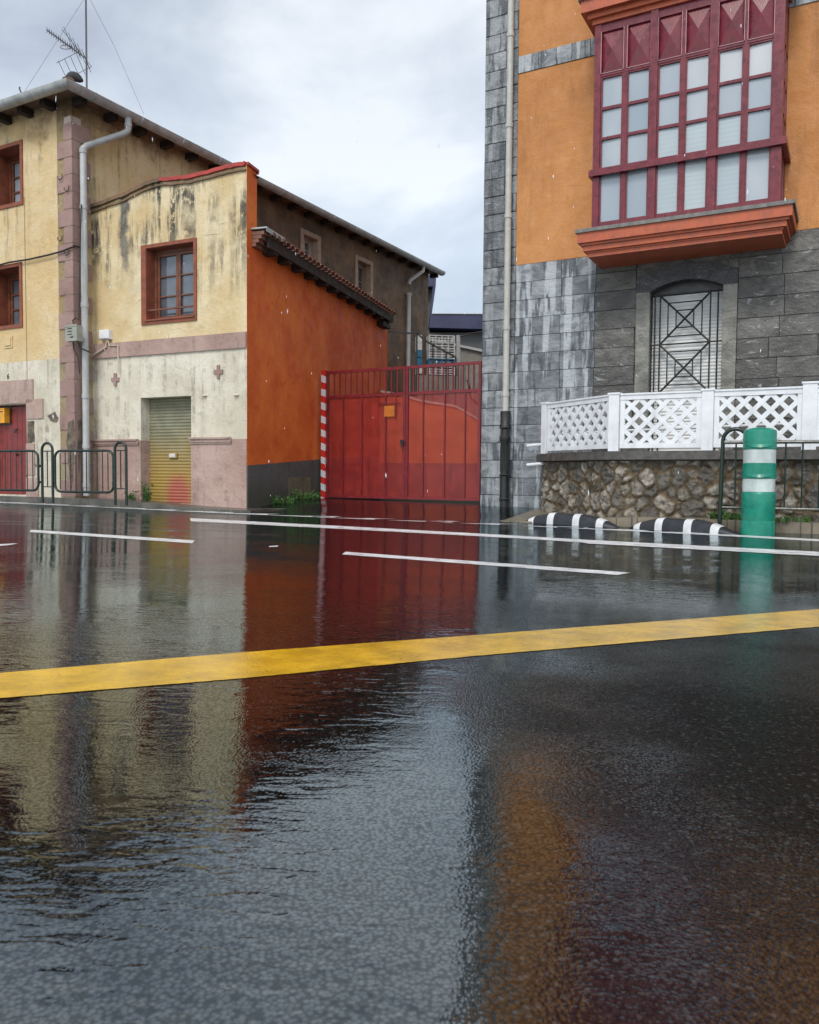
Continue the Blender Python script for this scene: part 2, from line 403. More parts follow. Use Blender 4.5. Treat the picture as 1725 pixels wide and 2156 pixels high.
# ------------------------------------------------------------------ shared materials
CREAM = plaster('cream_plaster', (.60,.43,.21), (.68,.55,.345), sa=(.48,.66), sb=(.36,.54), grime_shade=(5.7,.75,(.15,.08,.035)), stain=(.10,.07,.04), ztop=5.2, zspan=2.2, amt=.95, seed=1, streak=6, bumpd=.010)
CREAM2 = plaster('cream_plaster_stained', (.58,.43,.22), (.70,.59,.385), sa=(.43,.56), sb=(.34,.50), stain=(.055,.05,.04), ztop=4.35, zspan=1.9, amt=1.0, seed=4, streak=5, bumpd=.008, spot=(.72,.13,3.35))
PALE = plaster('pale_plaster', (.52,.475,.37), (.68,.635,.53), stain=(.17,.155,.12), seed=8, amt=.7, sa=(.46,.62), bumpd=.007)
MAUVE = plaster('mauve_plaster', (.34,.225,.19), (.46,.33,.285), stain=(.10,.075,.06), seed=3, amt=.55, sa=(.46,.62), bumpd=.009, streak=9)
QUOIN = plaster('quoin_stone', (.27,.165,.145), (.36,.235,.205), stain=(.10,.075,.07), seed=5, amt=.35, bumpd=.006)
ORANGE = plaster('orange_render', (.60,.095,.010), (.76,.18,.024), stain=(.26,.045,.01), seed=2, amt=.55, blot=.7, bumpd=.004)
GREYBASE = plaster('grey_base_render', (.07,.07,.068), (.10,.10,.095), stain=(.03,.035,.02), seed=6, amt=.6, zbot=-.1, moss=(.03,.04,.014))
BROWN = plaster('brown_render', (.080,.052,.032), (.19,.115,.060), stain=(.022,.018,.014), seed=9, amt=.8, ztop=6.2, zspan=3.0, blot=.5, bumpd=.008, streak=5)
OCHRE = plaster('ochre_render', (.46,.19,.055), (.56,.25,.085), sa=(.44,.62), sb=(.3,.5), stain=(.30,.125,.04), seed=7, amt=.6, blot=.78, bumpd=.006, streak=4)
WOODR = paint('red_brown_wood', (.17,.06,.032), .5, .4, dirt=(.05,.025,.018))
DARKW = paint('dark_wood', (.028,.018,.013), .8, .4)
BURG = paint('burgundy_paint', (.155,.012,.024), .30, .3, dirt=(.30,.10,.12), dirtamt=.25)
TERRA = paint('terracotta_paint', (.44,.10,.042), .5, .25, dirt=(.25,.05,.03), dirtamt=.3)
TERRA2 = paint('window_surround_paint', (.25,.07,.035), .6, .35, dirt=(.12,.04,.025))
ZINC = paint('grey_gutter_metal', (.42,.43,.43), .42, .22, metal=.25, scale=5, dirt=(.16,.15,.14), dirtamt=.5)
PIPEG = paint('grey_pipe', (.44,.45,.45), .4, .15, scale=4, dirt=(.2,.2,.19), dirtamt=.4)
IRON = paint('black_iron', (.018,.019,.02), .4, .4)
GREEN = paint('dark_green_railing', (.008,.022,.016), .3, .3)
WHITEP = paint('white_lattice_paint', (.70,.72,.75), .35, .12, dirt=(.42,.43,.42), dirtamt=.45, scale=5)
REDG = paint('gate_frame_red', (.19,.015,.022), .4, .3, dirt=(.07,.02,.018), dirtamt=.7)
TILE = paint('roof_tile', (.17,.10,.07), .7, .5)
GREYST = paint('weathered_grey_stone', (.19,.185,.175), .6, .4, scale=12, dirt=(.06,.06,.055), bumpd=.006)
CABLE = paint('black_cable', (.02,.018,.016), .6, .3)
DARKIN = paint('dark_interior', (.012,.012,.014), .6, .2)
k = NT('window_glass_dark'); k.b.inputs['IOR'].default_value = 1.9
GLASSD = k.fin(k.mix(k.rng(k.noise(2,3),.3,.7),(.05,.065,.08),(.13,.15,.175)), .06, k.bump(k.noise(2.5,2),.004))
def blindglass(name, c1, c2, blinds):
    k = NT(name); n1 = k.noise(1.1,3,.5,k.vec(sc=(1,1,.6)))
    col = k.mix(k.rng(n1,.3,.7), c1, c2)
    if blinds:
        wv = k.n('ShaderNodeTexWave'); wv.bands_direction = 'Z'; wv.inputs['Scale'].default_value = 5.6; wv.inputs['Distortion'].default_value = .25; wv.inputs['Detail Scale'].default_value = .4
        k.l(k.tc.outputs['Object'], wv.inputs['Vector'])
        col = k.mix(k.math('MULTIPLY', k.rng(wv.outputs['Fac'],.0,.35,1,0), .28), col, (.24,.3,.31))
    oi = k.n('ShaderNodeObjectInfo'); col = k.mix(k.math('MULTIPLY', oi.outputs['Random'], .8), col, (.17,.24,.30))
    k.b.inputs['IOR'].default_value = 1.55; k.b.inputs['Coat Weight'].default_value = 1.0; k.b.inputs['Coat Roughness'].default_value = .03; k.b.inputs['Coat IOR'].default_value = 1.7
    return k.fin(col, .5)
PANE_A = blindglass('pane_plain', (.27,.32,.36), (.50,.51,.53), False)
PANE_B = blindglass('pane_with_blind', (.40,.46,.47), (.50,.56,.57), True)
# ------------------------------------------------------------------ cream house (front face and long side wall)
C0 = Vector((-(CX-159)/FP*13.0, 13.0, 0))
FA = Frame((C0.x,C0.y), A0)
FB = Frame((C0.x,C0.y), A0-R(90))        # x runs away along the side wall; y into the house is -s
house = thing('corner_house', 'old cream plastered house with pink corner stones and grey gutters', 'house', FA)
def rect(fr, X0,Y0,X1,Y1,d=0):            # pixel box -> (x0,x1,z0,z1) on the face
    a = fr.at(X0,(Y0),d); b = fr.at(X1,(Y1),d); return (min(a[0],b[0]),max(a[0],b[0]),min(a[1],b[1]),max(a[1],b[1]))
def span(fr, xl, xr, yt, yb, xm=None, d=0):  # left/right edge px, top/bottom px measured at xm
    xm = xm if xm is not None else (xl+xr)/2
    ym = (yt+yb)/2
    return (fr.at(xl,ym,d)[0], fr.at(xr,ym,d)[0], fr.at(xm,yb,d)[1], fr.at(xm,yt,d)[1])
AW1 = list(span(FA, -16, 44, 303, 424, 44)); AW2 = list(span(FA, -18, 43, 560, 682, 43)); ADR = list(span(FA, -24, 57, 850, 1046, 57))
ADR[2] = -.03
ZEAVE = 6.28
zpale = FA.at(60,760)[1]; SL = -9.0
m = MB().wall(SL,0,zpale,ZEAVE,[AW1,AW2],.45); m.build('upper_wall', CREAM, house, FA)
MB().wall(SL,0,-.3,zpale,[ADR],.4,y=0.0).build('lower_wall', PALE, house, FA)
# side wall
tB = 12.0
MB_ = [span(FB,638,669,497,545,650), span(FB,752,780,552,625,765)]
MB().wall(0,4.0,-.3,ZEAVE,[],.35).build('side_wall', CREAM, house, FB, label='cream side wall with brown stain and painted shade under the eaves')
MB().wall(4.0,tB,-.3,ZEAVE,MB_,.35).build('side_wall', BROWN, house, FB, label='dark brown unpainted side wall')
MB().wall(SL,0,-.3,ZEAVE,[],.3,y=tB).build('rear_wall', BROWN, house, FA)
# quoins
m = MB(); z = FA.at(159,1046)[1]; rows = 22; H = (FA.at(159,254)[1]-z)/rows
for i in range(rows+3):
    big = i % 2 == 0; g = .012
    L = .33 if big else .18; LB = .16 if big else .34
    L += random.uniform(-.015,.015)
    z0, z1 = z+i*H+g*.5, z+(i+1)*H-g*.5
    if z1 > ZEAVE-.15: break
    m.v_ = None
    b = len(m.v)
    e = .018
    m.v += [(-L,-e,z0),(e,-e,z0),(e,LB,z0),(-.05,.02,z0),(-L,.02,z0),(-L,-e,z1),(e,-e,z1),(e,LB,z1),(-.05,.02,z1),(-L,.02,z1)]
    for f in ((0,1,6,5),(1,2,7,6),(4,0,5,9)): m.f.append(tuple(b+q for q in f))
    m.f += [(b+5,b+6,b+8,b+9),(b+6,b+7,b+8),(b+1,b+0,b+4,b+3),(b+1,b+3,b+2)]
m.build('corner_stones', QUOIN, house, FA)
MORT = paint('pale_mortar', (.52,.42,.36), .8, .2)
m = MB(); m.box(-.17,.008,-.008,.02,z,ZEAVE-.3); m.box(-.02,.008,-.008,.17,z,ZEAVE-.3); m.build('mortar', MORT, house, FA)
# patched rough mortar near the base of the corner
k = NT('exposed_rubble'); n1 = k.noise(9,8,.7)
RUB = k.fin(k.mix(k.rng(n1,.35,.65),(.06,.055,.045),(.20,.15,.105)), .85, k.bump(n1,.03))
def blob(fr, pts, d, th, mt, parent, name, label=None, jit=.012):
    P = []
    w_ = [fr.at(*p) for p in pts]
    for i in range(len(w_)):
        a, b = w_[i], w_[(i+1)%len(w_)]
        for k_ in range(4):
            f = k_/4; P.append((a[0]*(1-f)+b[0]*f+random.uniform(-jit,jit), a[1]*(1-f)+b[1]*f+random.uniform(-jit,jit)))
    return MB().prism(P, d-th, d+.002).build(name, mt, parent, fr, label=label)
blob(FA, [(146,888),(158,884),(159,935),(157,1000),(152,1030),(146,975),(142,930)], -.019, .004, RUB, house, 'plaster_damage')
blob(FB, [(162,884),(176,884),(184,900),(183,935),(176,975),(168,940),(163,1000)], -.019, .005, RUB, house, 'plaster_damage')
blob(FA, [(58,886),(72,887),(74,930),(58,933)], -.002, .004, RUB, house, 'plaster_damage')
blob(FA, [(100,875),(108,871),(116,866),(123,882),(118,890),(108,886)], -.002, .003, RUB, house, 'plaster_damage')
blob(FA, [(62,970),(72,972),(80,985),(70,978)], -.002, .003, RUB, house, 'plaster_damage')
# door stones
m = MB()
for (xl,xr,yt,yb) in ((-60,71,799,848),(57,92,841,882),(57,74,934,1000),(57,82,1005,1046)):
    r_ = span(FA,xl,xr,yt,yb,60); m.box(r_[0],r_[1],-.02,.01,r_[2],r_[3])
m.build('door_surround', MAUVE, house, FA)
# house door
dfr = FA
DOORR = paint('red_door_paint', (.21,.028,.028), .45, .3, dirt=(.08,.02,.02))
m = MB(); W_ = (ADR[1]-ADR[0]-.06)/7
for i in range(7): m.box(ADR[0]+.03+i*W_+.003, ADR[0]+.03+(i+1)*W_-.003, .14,.19, ADR[2], ADR[3]-.03)
m.box(ADR[0],ADR[1],.19,.22,ADR[2],ADR[3])
door = m.build('door', DOORR, house, FA, label='dark red plank front door')
kx, kz = FA.at(35,905,.12)
m = MB().tube([(kx,.14,kz+.02),(kx-.02,.10,kz),(kx-.02,.09,kz-.05),(kx+.02,.09,kz-.05),(kx+.02,.10,kz)], .009, 8); m.build('door_knocker', IRON, door, FA, smooth=True); MB().tube([(kx,.14,kz-.42+.0),(kx,.10,kz-.43)],.018,10).build('door_knob', IRON, door, FA, smooth=True)
YELB = paint('yellow_letterbox', (.72,.33,.02), .4, .2)
r_ = span(FA,-3,17,862,891,8,.10); m = MB(); m.box(r_[0],r_[1],.03,.13,r_[2],r_[3]); m.box(r_[0]-.01,r_[1]+.01,.02,.13,r_[3],r_[3]+.015)
lb = m.build('letterbox', YELB, house, FA, label='small yellow letterbox beside the red door')
m = MB().box(r_[0]+.03,r_[1]-.03,.026,.03,r_[3]-.05,r_[3]-.035); m.build('slot', IRON, lb, FA)
MB().box(r_[0]-.05,r_[1]+.04,.131,.138,r_[2]-.03,r_[3]+.05).build('backplate', IRON, lb, FA)
# house number
cu = bpy.data.curves.new('num','FONT'); cu.body = '6'; cu.size = .13; cu.extrude = .003
to = bpy.data.objects.new('num', cu); S.collection.objects.link(to)
bpy.context.view_layer.update()
me = bpy.data.meshes.new_from_object(to.evaluated_get(bpy.context.evaluated_depsgraph_get())); bpy.data.objects.remove(to)
no = bpy.data.objects.new('house_number', me); S.collection.objects.link(no); me.materials.clear(); me.materials.append(IRON); no.parent = house
nx, nz_ = FA.at(15,798); no.matrix_basis = Matrix.Translation((nx,-.004,nz_)) @ Matrix.Rotation(R(90),4,'X'); no['label'] = 'black number 6 above the red door'
# cable groove / duct on front
gx = FA.at(55,600)[0]
m = MB().tube([(gx,-.006,FA.at(53,842)[1]),(gx-.004,-.006,FA.at(55,700)[1]),(gx-.01,-.006,FA.at(52,560)[1]),(gx-.01,-.006,FA.at(52,415)[1])], .005, 6); m.build('cable', paint('painted_cable',(.35,.28,.15),.6), house, FA)
# cable across corner
pts = []
for X,Y in ((-20,563),(20,552),(60,546),(100,537),(130,529),(150,521),(158,519)):
    p = FA.at(X,Y,-.05); pts.append((p[0],-.05,p[1]))
e_ = FB.at(184,523,-.05); w3 = FA.loc(FB.W(e_[0],-.05,e_[1])); pts += [(.05,-.04,FA.at(159,518)[1]), tuple(w3)]
MB().tube(pts,.014,6).build('overhead_cable', CABLE, house, FA, smooth=True)
# hooks
for X,Y in ((128,371),(142,395),(128,500),(142,530)):
    p = FA.at(X,Y,-.03); c = (p[0],p[1]); q = []
    for i in range(9):
        a = -math.pi*.1-math.pi*i/8*1.0; q.append((c[0]+.045*math.cos(a), -.04-.002*i, c[1]-.01+.05*math.sin(a)))
    q = [(q[0][0]-.0,-.04,q[0][1+1]+.05)]+q
    MB().tube(q,.007,6).build('wall_hook', IRON, house, FA, smooth=True)
r_ = span(FA,10,27,708,733,18); m = MB(); m.box(r_[0],r_[1],-.015,.01,r_[2],r_[3]); m.box(r_[0]+.03,r_[1]-.03,-.03,-.015,r_[2]+.04,r_[3]-.04); m.build('niche_plate', CREAM, house, FA, label='small plastered plate below the lower window')
# casement helper : (x0,x1,z0,z1) opening at depth dep
def casement(parent, fr, o, dep, mt, glass, rows=3, leaves=2, fw=.05, bw=.025, name='window', label=None, hinge_lbl=None):
    x0,x1,z0,z1 = o
    m = MB(); y0, y1 = dep-.05, dep
    m.box(x0,x0+fw,y0,y1,z0,z1); m.box(x1-fw,x1,y0,y1,z0,z1); m.box(x0+fw,x1-fw,y0,y1,z0,z0+fw); m.box(x0+fw,x1-fw,y0,y1,z1-fw,z1)
    wn_ = m.build(name, mt, parent, fr, label=label)
    W = (x1-x0-2*fw)/leaves
    for L in range(leaves):
        a, b = x0+fw+L*W, x0+fw+(L+1)*W; s_ = fw*.9; m = MB(); ya, yb = dep-.035, dep-.005
        a += .002; b -= .002
        c, d = z0+fw+.002, z1-fw-.002
        m.box(a,a+s_,ya,yb,c,d); m.box(b-s_,b,ya,yb,c,d); m.box(a+s_,b-s_,ya,yb,c,c+s_); m.box(a+s_,b-s_,ya,yb,d-s_,d)
        for r_ in range(1,rows):
            zz = c+s_+(d-c-2*s_)*r_/rows; m.box(a+s_,b-s_,ya+.006,yb,zz-bw/2,zz+bw/2)
        sh = m.build('sash', mt, wn_, fr)
    MB().box(x0+fw,x1-fw,dep-.004,dep+.004,z0+fw,z1-fw).build('glass', glass, wn_, fr)
    MB().box(x0-.05,x1+.05,dep+.35,dep+.37,z0-.05,z1+.05).build('curtain', DARKIN, wn_, fr)
    return wn_
def surround(parent, fr, o, wd, mt, proud=.02, y=0, wl=None):
    x0,x1,z0,z1 = o; wl = wd if wl is None else wl; m = MB()
    m.box(x0-wl,x0,y-proud,y+.005,z0-wd,z1+wd); m.box(x1,x1+wd,y-proud,y+.005,z0-wd,z1+wd)
    m.box(x0,x1,y-proud,y+.005,z1,z1+wd); m.box(x0,x1,y-proud,y+.005,z0-wd,z0)
    # painted reveal
    for (a,b,c,d) in ((x0,x0+.004,z0,z1),(x1-.004,x1,z0,z1),(x0+.004,x1-.004,z0,z0+.004),(x0+.004,x1-.004,z1-.004,z1)): m.box(a,b,y-.004,y+(.34 if proud == .02 and wl == wd else .21),c,d)
    return m.build('window_surround', mt, parent, fr)
surround(house, FA, AW1, .06, TERRA2); casement(house, FA, AW1, .36, WOODR, PANE_A, 3, 1, label='upper front window with white curtain')
surround(house, FA, AW2, .06, TERRA2); casement(house, FA, AW2, .36, WOODR, GLASSD, 3, 1, label='lower front window, dark behind')
BEIGE = paint('worn_beige_surround', (.36,.27,.21), .7, .3, dirt=(.15,.10,.07))
WPVC = paint('white_window_frame', (.42,.42,.41), .4, .1)
for o, lb_, mt_ in ((MB_[0],'small side window next to the lean-to roof',WPVC),(MB_[1],'taller side window with pale frame',paint('old_pale_frame',(.3,.28,.24),.6))):
    surround(house, FB, o, .10, BEIGE, .025)
    casement(house, FB, o, .22, mt_, GLASSD, 2, 2, .045, label=lb_)
# roof : hip roof on eaves, boards, rafters, gutter, tiles
EO = .27; RX0, RX1, RY0, RY1 = SL-.4, EO, -EO, tB+.5
ze = FA.at(146,172,-(EO+.1))[1]; rz = 1.5; rid = 4.6
m = MB()
A_,B_,C_,D_ = (RX0,RY0,ze),(RX1,RY0,ze),(RX1,RY1,ze),(RX0,RY1,ze)
r1, r2 = (RX1-rid,RY0+rid,ze+rz),(RX1-rid,RY1-rid,ze+rz)
for f in ((A_,B_,r1),(B_,C_,r2,r1),(C_,D_,r2),(D_,A_,r1,r2),(A_,D_,C_,B_)): m.quad(*f)
roof = m.build('roof', TILE, house, FA)
# tile rolls along the eaves
m = MB()
def roll(p0, p1, r=.075):
    p0, p1 = Vector(p0), Vector(p1); d = (p1-p0).normalized(); s_ = d.cross(Vector((0,0,1))).normalized(); u_ = s_.cross(d)
    b = len(m.v); n = 6
    for p in (p0,p1):
        for r__ in (r, r-.014):
            for k_ in range(n+1):
                a = math.pi*k_/n; m.v.append(tuple(p+s_*math.cos(a)*r__+u_*math.sin(a)*r__))
    N = n+1
    for k_ in range(n):
        m.f.append((b+k_,b+k_+1,b+2*N+k_+1,b+2*N+k_)); m.f.append((b+k_+1,b+k_,b+N+k_,b+N+k_+1))
y = RY0+.1
while y < RY1:
    L = min(y-RY0, RY1-y, rid)
    if L > .12:
        sl_ = rz/rid; L2 = min(L,4.4); jj = random.uniform(-.015,.02); roll((RX1+.04+jj,y,ze+.005),(RX1-L2,y,ze+.02+sl_*L2), .078)
    y += .2
x = RX1-.1
while x > RX0:
    L = min(RX1-x, rid)
    if L > .12: L2 = min(L,4.4); roll((x,RY0-.04,ze+.005),(x,RY0+L2,ze+.02+rz/rid*L2), .078)
    x -= .2
m.build('roof_tiles', TILE, house, FA, smooth=True)
m = MB()
for i in range(7):
    q = i*.5; m.tube([(RX1-q,RY0+q,ze+.05+rz/rid*q),(RX1-q-.52,RY0+q+.52,ze+.07+rz/rid*(q+.52))],[.11,.095],8)
m.build('ridge_tiles', TILE, house, FA, smooth=True)
y = .0
while y < tB+.4: MB().box(0.0,RX1-.04,y,y+.11,ze-.12,ze-.02).build('rafter_end', DARKW, house, FA); y += .62
x = -.35
while x > -4: MB().box(x-.11,x,RY0+.04,0.0,ze-.12,ze-.02).build('rafter_end', DARKW, house, FA); x -= .55
# gutter: half round channel
def gutter(pts, r=.10):
    m = MB(); n = 8
    for i, p in enumerate(pts):
        p = Vector(p); a_ = Vector(pts[max(i-1,0)]); c_ = Vector(pts[min(i+1,len(pts)-1)])
        d0 = (p-a_).normalized() if i > 0 else (c_-p).normalized(); d1 = (c_-p).normalized() if i < len(pts)-1 else d0
        t = (d0+d1).normalized(); s_ = t.cross(Vector((0,0,1))).normalized(); k_ = 1/max(.3,s_.dot(d0.cross(Vector((0,0,1))).normalized()))
        for rr in (r, r-.008):
            for j in range(n+1):
                a = math.pi*j/n; m.v.append(tuple(p+s_*math.cos(a)*rr*k_-Vector((0,0,math.sin(a)*rr))))
    N = n+1
    for i in range(len(pts)-1):
        for q in range(2):
            for j in range(n):
                a = i*2*N+q*N+j; b = a+2*N; m.f.append((a,b,b+1,a+1))
        for j in (0,n):
            a = i*2*N+j; m.f.append((a,a+N,a+3*N,a+2*N))
    return m
g = gutter([(RX0,RY0-.10,ze+.01),(RX1+.10,RY0-.10,ze+.01),(RX1+.10,RY1,ze+.01)])
for y in [RY0+.35+i*.95 for i in range(14)]: g.tube([(RX1+.10+.107*math.cos(a),y,ze+.01-.107*math.sin(a)) for a in [math.pi*j/8 for j in range(9)]],.008,5)
g.tube([(RX1+.10+.107*math.cos(a),RY0+.35,ze+.01-.107*math.sin(a)) for a in [math.pi*j/8 for j in range(9)]],.008,5)
g.build('gutter', ZINC, house, FA, smooth=True)
# front downpipe : from gutter outlet back to the wall and down
px0 = FB.at(265,268,-(RX1+.10)); zo = ze-.08
pb = FB.at(188,700,-.09)
dx = .13; bx_ = .10
P = [(RX1+.10, px0[0]+.05, zo+.02),(RX1+.10,px0[0]+.05,zo-.17),(RX1+.02,px0[0],zo-.26),(bx_+.02,dx+.05,zo-.62),(bx_,dx,zo-.72),(bx_,dx,-.02)]
Q = [P[0],P[1],P[2]]+[P[3],P[4],P[5]]
dp = MB().tube([P[0],P[1],(P[1][0]-.01,P[1][1]-.01,P[1][2]-.04),P[2],P[3],(bx_,dx,zo-.68),P[4],P[5]], .052, 12)
for zz in (zo-.75,4.55,3.0,1.55,.75,.12): dp.tube([(bx_,dx,zz),(bx_,dx,zz+.07)],.061,12)
dp.tube([(P[1][0],P[1][1],P[1][2]+.03),(P[1][0],P[1][1],P[1][2]+.09)],.06,12)
dp.build('drainpipe', PIPEG, house, FA, smooth=True, label='grey drainpipe bending down the pink corner stones')
# rear downpipe
yb = FB.at(860,700,-.08)[0]
dp = MB().tube([(EO+.08,yb+.35,ze-.06),(EO+.08,yb+.35,ze-.2),(.1,yb+.05,ze-.5),(.08,yb,ze-.62)],.05,10)
dp.tube([(.09,yb,ze-.9),(.09,yb,.0)],.055,10); dp.tube([(.09,yb,ze-.93),(.09,yb,ze-.86)],.07,10)
dp.build('drainpipe', PIPEG, house, FA, smooth=True, label='pale drainpipe at the far end of the brown side wall')
# meter box and cables on the corner
r_ = span(FB,167,186,683,717,175,-.12)
BOXG = paint('grey_meter_box', (.30,.31,.27), .45, .2, dirt=(.15,.14,.11))
bz0, bz1 = FA.at(175,717,-.1)[1], FA.at(175,684,-.1)[1]
m = MB().box(-.02,.24,-.14,-.03,bz0,bz1); m.box(-.03,.25,-.147,-.14,bz1-.02,bz1+.01); mb_ = m.build('meter_box', BOXG, house, FA.sub(0.02,-.02), label='grey electricity box at the corner')
m = MB()
for i in range(3): m.box(.03,.13,-.1445,-.1405,bz0+.10+i*.045,bz0+.112+i*.045)
m.box(.09,.16,-.1445,-.1405,bz0+.05,bz0+.07); m.build('marking', IRON, mb_, FA.sub(0.02,-.02))
zA = bz1
m = MB().tube([(.06,-.03,bz1),(.02,-.04,bz1+.10),(.10,-.05,bz1+.14),(.14,-.02,bz1+.10),(.13,.06,4.6)],.010,6)
m.tube([(.05,-.06,bz0),(.06,-.05,bz0-.12),(.14,-.04,bz0-.24),(.15,-.02,bz0-.5)],.010,6); m.tube([(.16,-.06,bz0),(.2,-.05,bz0-.1),(.3,.08,bz0-.16)],.012,6)
m.build('cable', CABLE, house, FA, smooth=True)
# ------------------------------------------------------------------ television antenna on the roof
mx = ray(182,120); td = 14.4/mx.y; mp_ = Vector((0,0,CAMZ))+mx*td
AFr = Frame((mp_.x,mp_.y,0), 0)
ant = thing('television_antenna', 'thin television antenna on a tall mast above the cream house roof', 'antenna', None, (mp_.x,mp_.y,6.7))
def ap(X,Y,dy=0): 
    r = ray(X,Y); t = (mp_.y+dy)/r.y; return Vector((0,0,CAMZ))+r*t
ALU = paint('antenna_metal', (.12,.12,.125), .45, .2, metal=.5)
MB().tube([(mp_.x,mp_.y,6.6),(mp_.x,mp_.y,ap(183,-40).z)],.017,8).build('mast', ALU, ant)
a, b = ap(99,63), ap(183,124); 
m = MB().tube([a,b],.013,6)
d_ = (b-a)
for i in range(15):
    c = a+d_*(i/17.5); h = .045+.02*(i/15); m.tube([c+Vector((.02,-h,h*.5)),c-Vector((.02,-h,h*.5))],.005,4)
m.build('boom', ALU, ant)
m = MB()
for k_ in (1,-1):
    for i in range(5):
        f = i/4; c = b+Vector((-.30*f-.02, 0, (.36*f) if k_ > 0 else (-.20*f*.9)-.0)) if k_ > 0 else b+Vector((-.42*f,0,-.06-.14*f))
        m.tube([c+Vector((.04,-.28,.03)),c+Vector((-.04,.28,-.03))],.005,4)
    c0 = b+Vector((-.02,-.26,0)); c1 = (b+Vector((-.32,-.26,.36))) if k_ > 0 else b+Vector((-.42,-.26,-.2))
    m.tube([c0,c1],.005,4); m.tube([c0+Vector((0,.52,0)),c1+Vector((0,.52,0))],.005,4)
m.tube([b+Vector((-.36,0,.2)) + Vector((.1*math.cos(t_),.0,.035*math.sin(t_))) for t_ in [i*math.pi/6 for i in range(13)]],.006,4)
m.build('reflector', ALU, ant)
WIRE = paint('guy_wire', (.35,.36,.37), .5)
MB().tube([ap(183,-12),ap(52,192)],.004,4).build('guy_wire', WIRE, ant); MB().tube([ap(184,-12),ap(240,95,.6),ap(303,240,1.2)],.004,4).build('guy_wire', WIRE, ant)
c = ap(45,195); MB().tube([c+Vector((.03,0,-.1)),c,c+Vector((-.03,0,.06)),c+Vector((-.03,0,.1))],.014,6).build('wire_anchor', ALU, ant)
# dark rounded cowl at the roof corner
c = ap(152,166,-1.2)
m = MB(); P = []
for i in range(9):
    f = i/8; P.append((c.x-.09+.26*f, c.y, c.z-.03+.08*math.sin(math.pi*min(1,f*1.05))*(1-.35*f)))
m.tube(P,[.03,.06,.075,.08,.075,.07,.06,.045,.02],10)
o = m.build('roof_cowl', paint('dark_cowl',(.03,.032,.035),.7,.4), smooth=True); o['label'] = 'small dark rounded ridge cap on the corner of the cream house roof'; o['category'] = 'ridge cap'
# ------------------------------------------------------------------ annex
s0 = FA.W(0,0,0)+FB.u*.36
AC = R(25.5)
FC = Frame((s0.x,s0.y), AC)
Lc = FC.at(520,900)[0]
FD = Frame(tuple(FC.W(Lc,0,0))[:2], R(17)-R(90))     # x runs away along the orange wall
annex = thing('annex_building', 'stained cream annex with roller shutter and bright orange side wall', 'building', FC)
WIN = list(span(FC,309,409,516,672,360)); SH = list(span(FC,297,403,833,1061,400)); 
dorL = FC.at(297,950)[0]
zb0, zb1 = FC.at(360,744)[1], FC.at(360,712)[1]
zdado = FC.at(450,925)[1]
prof_px = [(197,437),(230,424),(262,413),(285,401),(310,389),(340,380),(375,377),(405,374),(440,365),(480,354),(515,347),(521,346)]
prof = [FC.at(*p) for p in prof_px]; prof[0] = (0,prof[0][1]); prof[-1] = (Lc,prof[-1][1])
zflat = min(p[1] for p in prof)-.02
TW = .30
skew(MB().wall(0,Lc,zb0,zflat,[WIN],TW).prism([(0,zflat)]+[(Lc,zflat)]+prof[::-1],0,TW),Lc,-.06).build('upper_wall', CREAM2, annex, FC)
skew(MB().wall(0,Lc,zdado,zb0,[SH],TW),Lc,-.06).build('lower_wall', PALE, annex, FC)
skew(MB().wall(0,Lc,-.35,zdado,[SH],TW,y=-.012),Lc,-.06).build('dado', MAUVE, annex, FC)
MB().box(.0,Lc-.001,-.03,.01,zb0,zb1).build('belt_course', MAUVE, annex, FC)
# recess under shutter painted pale jambs
m = MB()
xa, xb = 0,dorL-.02
def mould(m,x0,x1,z): m.box(x0,x1,-.05,-.012,z-.02,z+.025); m.box(x0,x1-.02,-.075,-.012,z+.025,z+.05); m.box(x0,x1-.01,-.035,-.012,z-.045,z-.02)
mould(m,.02,SH[0]-.02,zdado-.03); m.build('dado_moulding', MAUVE, annex, FC); m = MB(); mould(m,SH[1]+.0,FC.at(490,915)[0],zdado-.02); m.build('dado_moulding', MAUVE, annex, FC)
# coping along the curved parapet
RCOP = paint('red_coping_paint', (.40,.045,.035), .5, .3, dirt=(.12,.03,.02)); MCOP = plaster('mossy_coping',(.13,.085,.05),(.22,.13,.07),stain=(.03,.03,.015),seed=11,amt=.8)
def coping(pts, mt, lbl, z0=-.02, z1=.035, y0=-.05):
    P = [(p[0],p[1]+z1) for p in pts]+[(p[0],p[1]+z0) for p in pts[::-1]]
    skew(MB().prism(P,y0,TW+.04),Lc,-.06).build('coping', mt, annex, FC, label=lbl)
def dens(P):
    o = []
    for i in range(len(P)-1):
        for k_ in range(4):
            f = k_/4; f2 = f; o.append((P[i][0]*(1-f)+P[i+1][0]*f, P[i][1]*(1-f2)+P[i+1][1]*f2+random.uniform(-.006,.006)))
    return o+[P[-1]]
coping(dens(prof[:6]), MCOP, 'dark mossy part of the curved coping'); coping(dens(prof[5:]), RCOP, 'red painted part of the curved coping')
coping([(p[0],p[1]-.075) for p in dens(prof)], MCOP, 'worn ledge under the coping', -.012,.012,-.03)
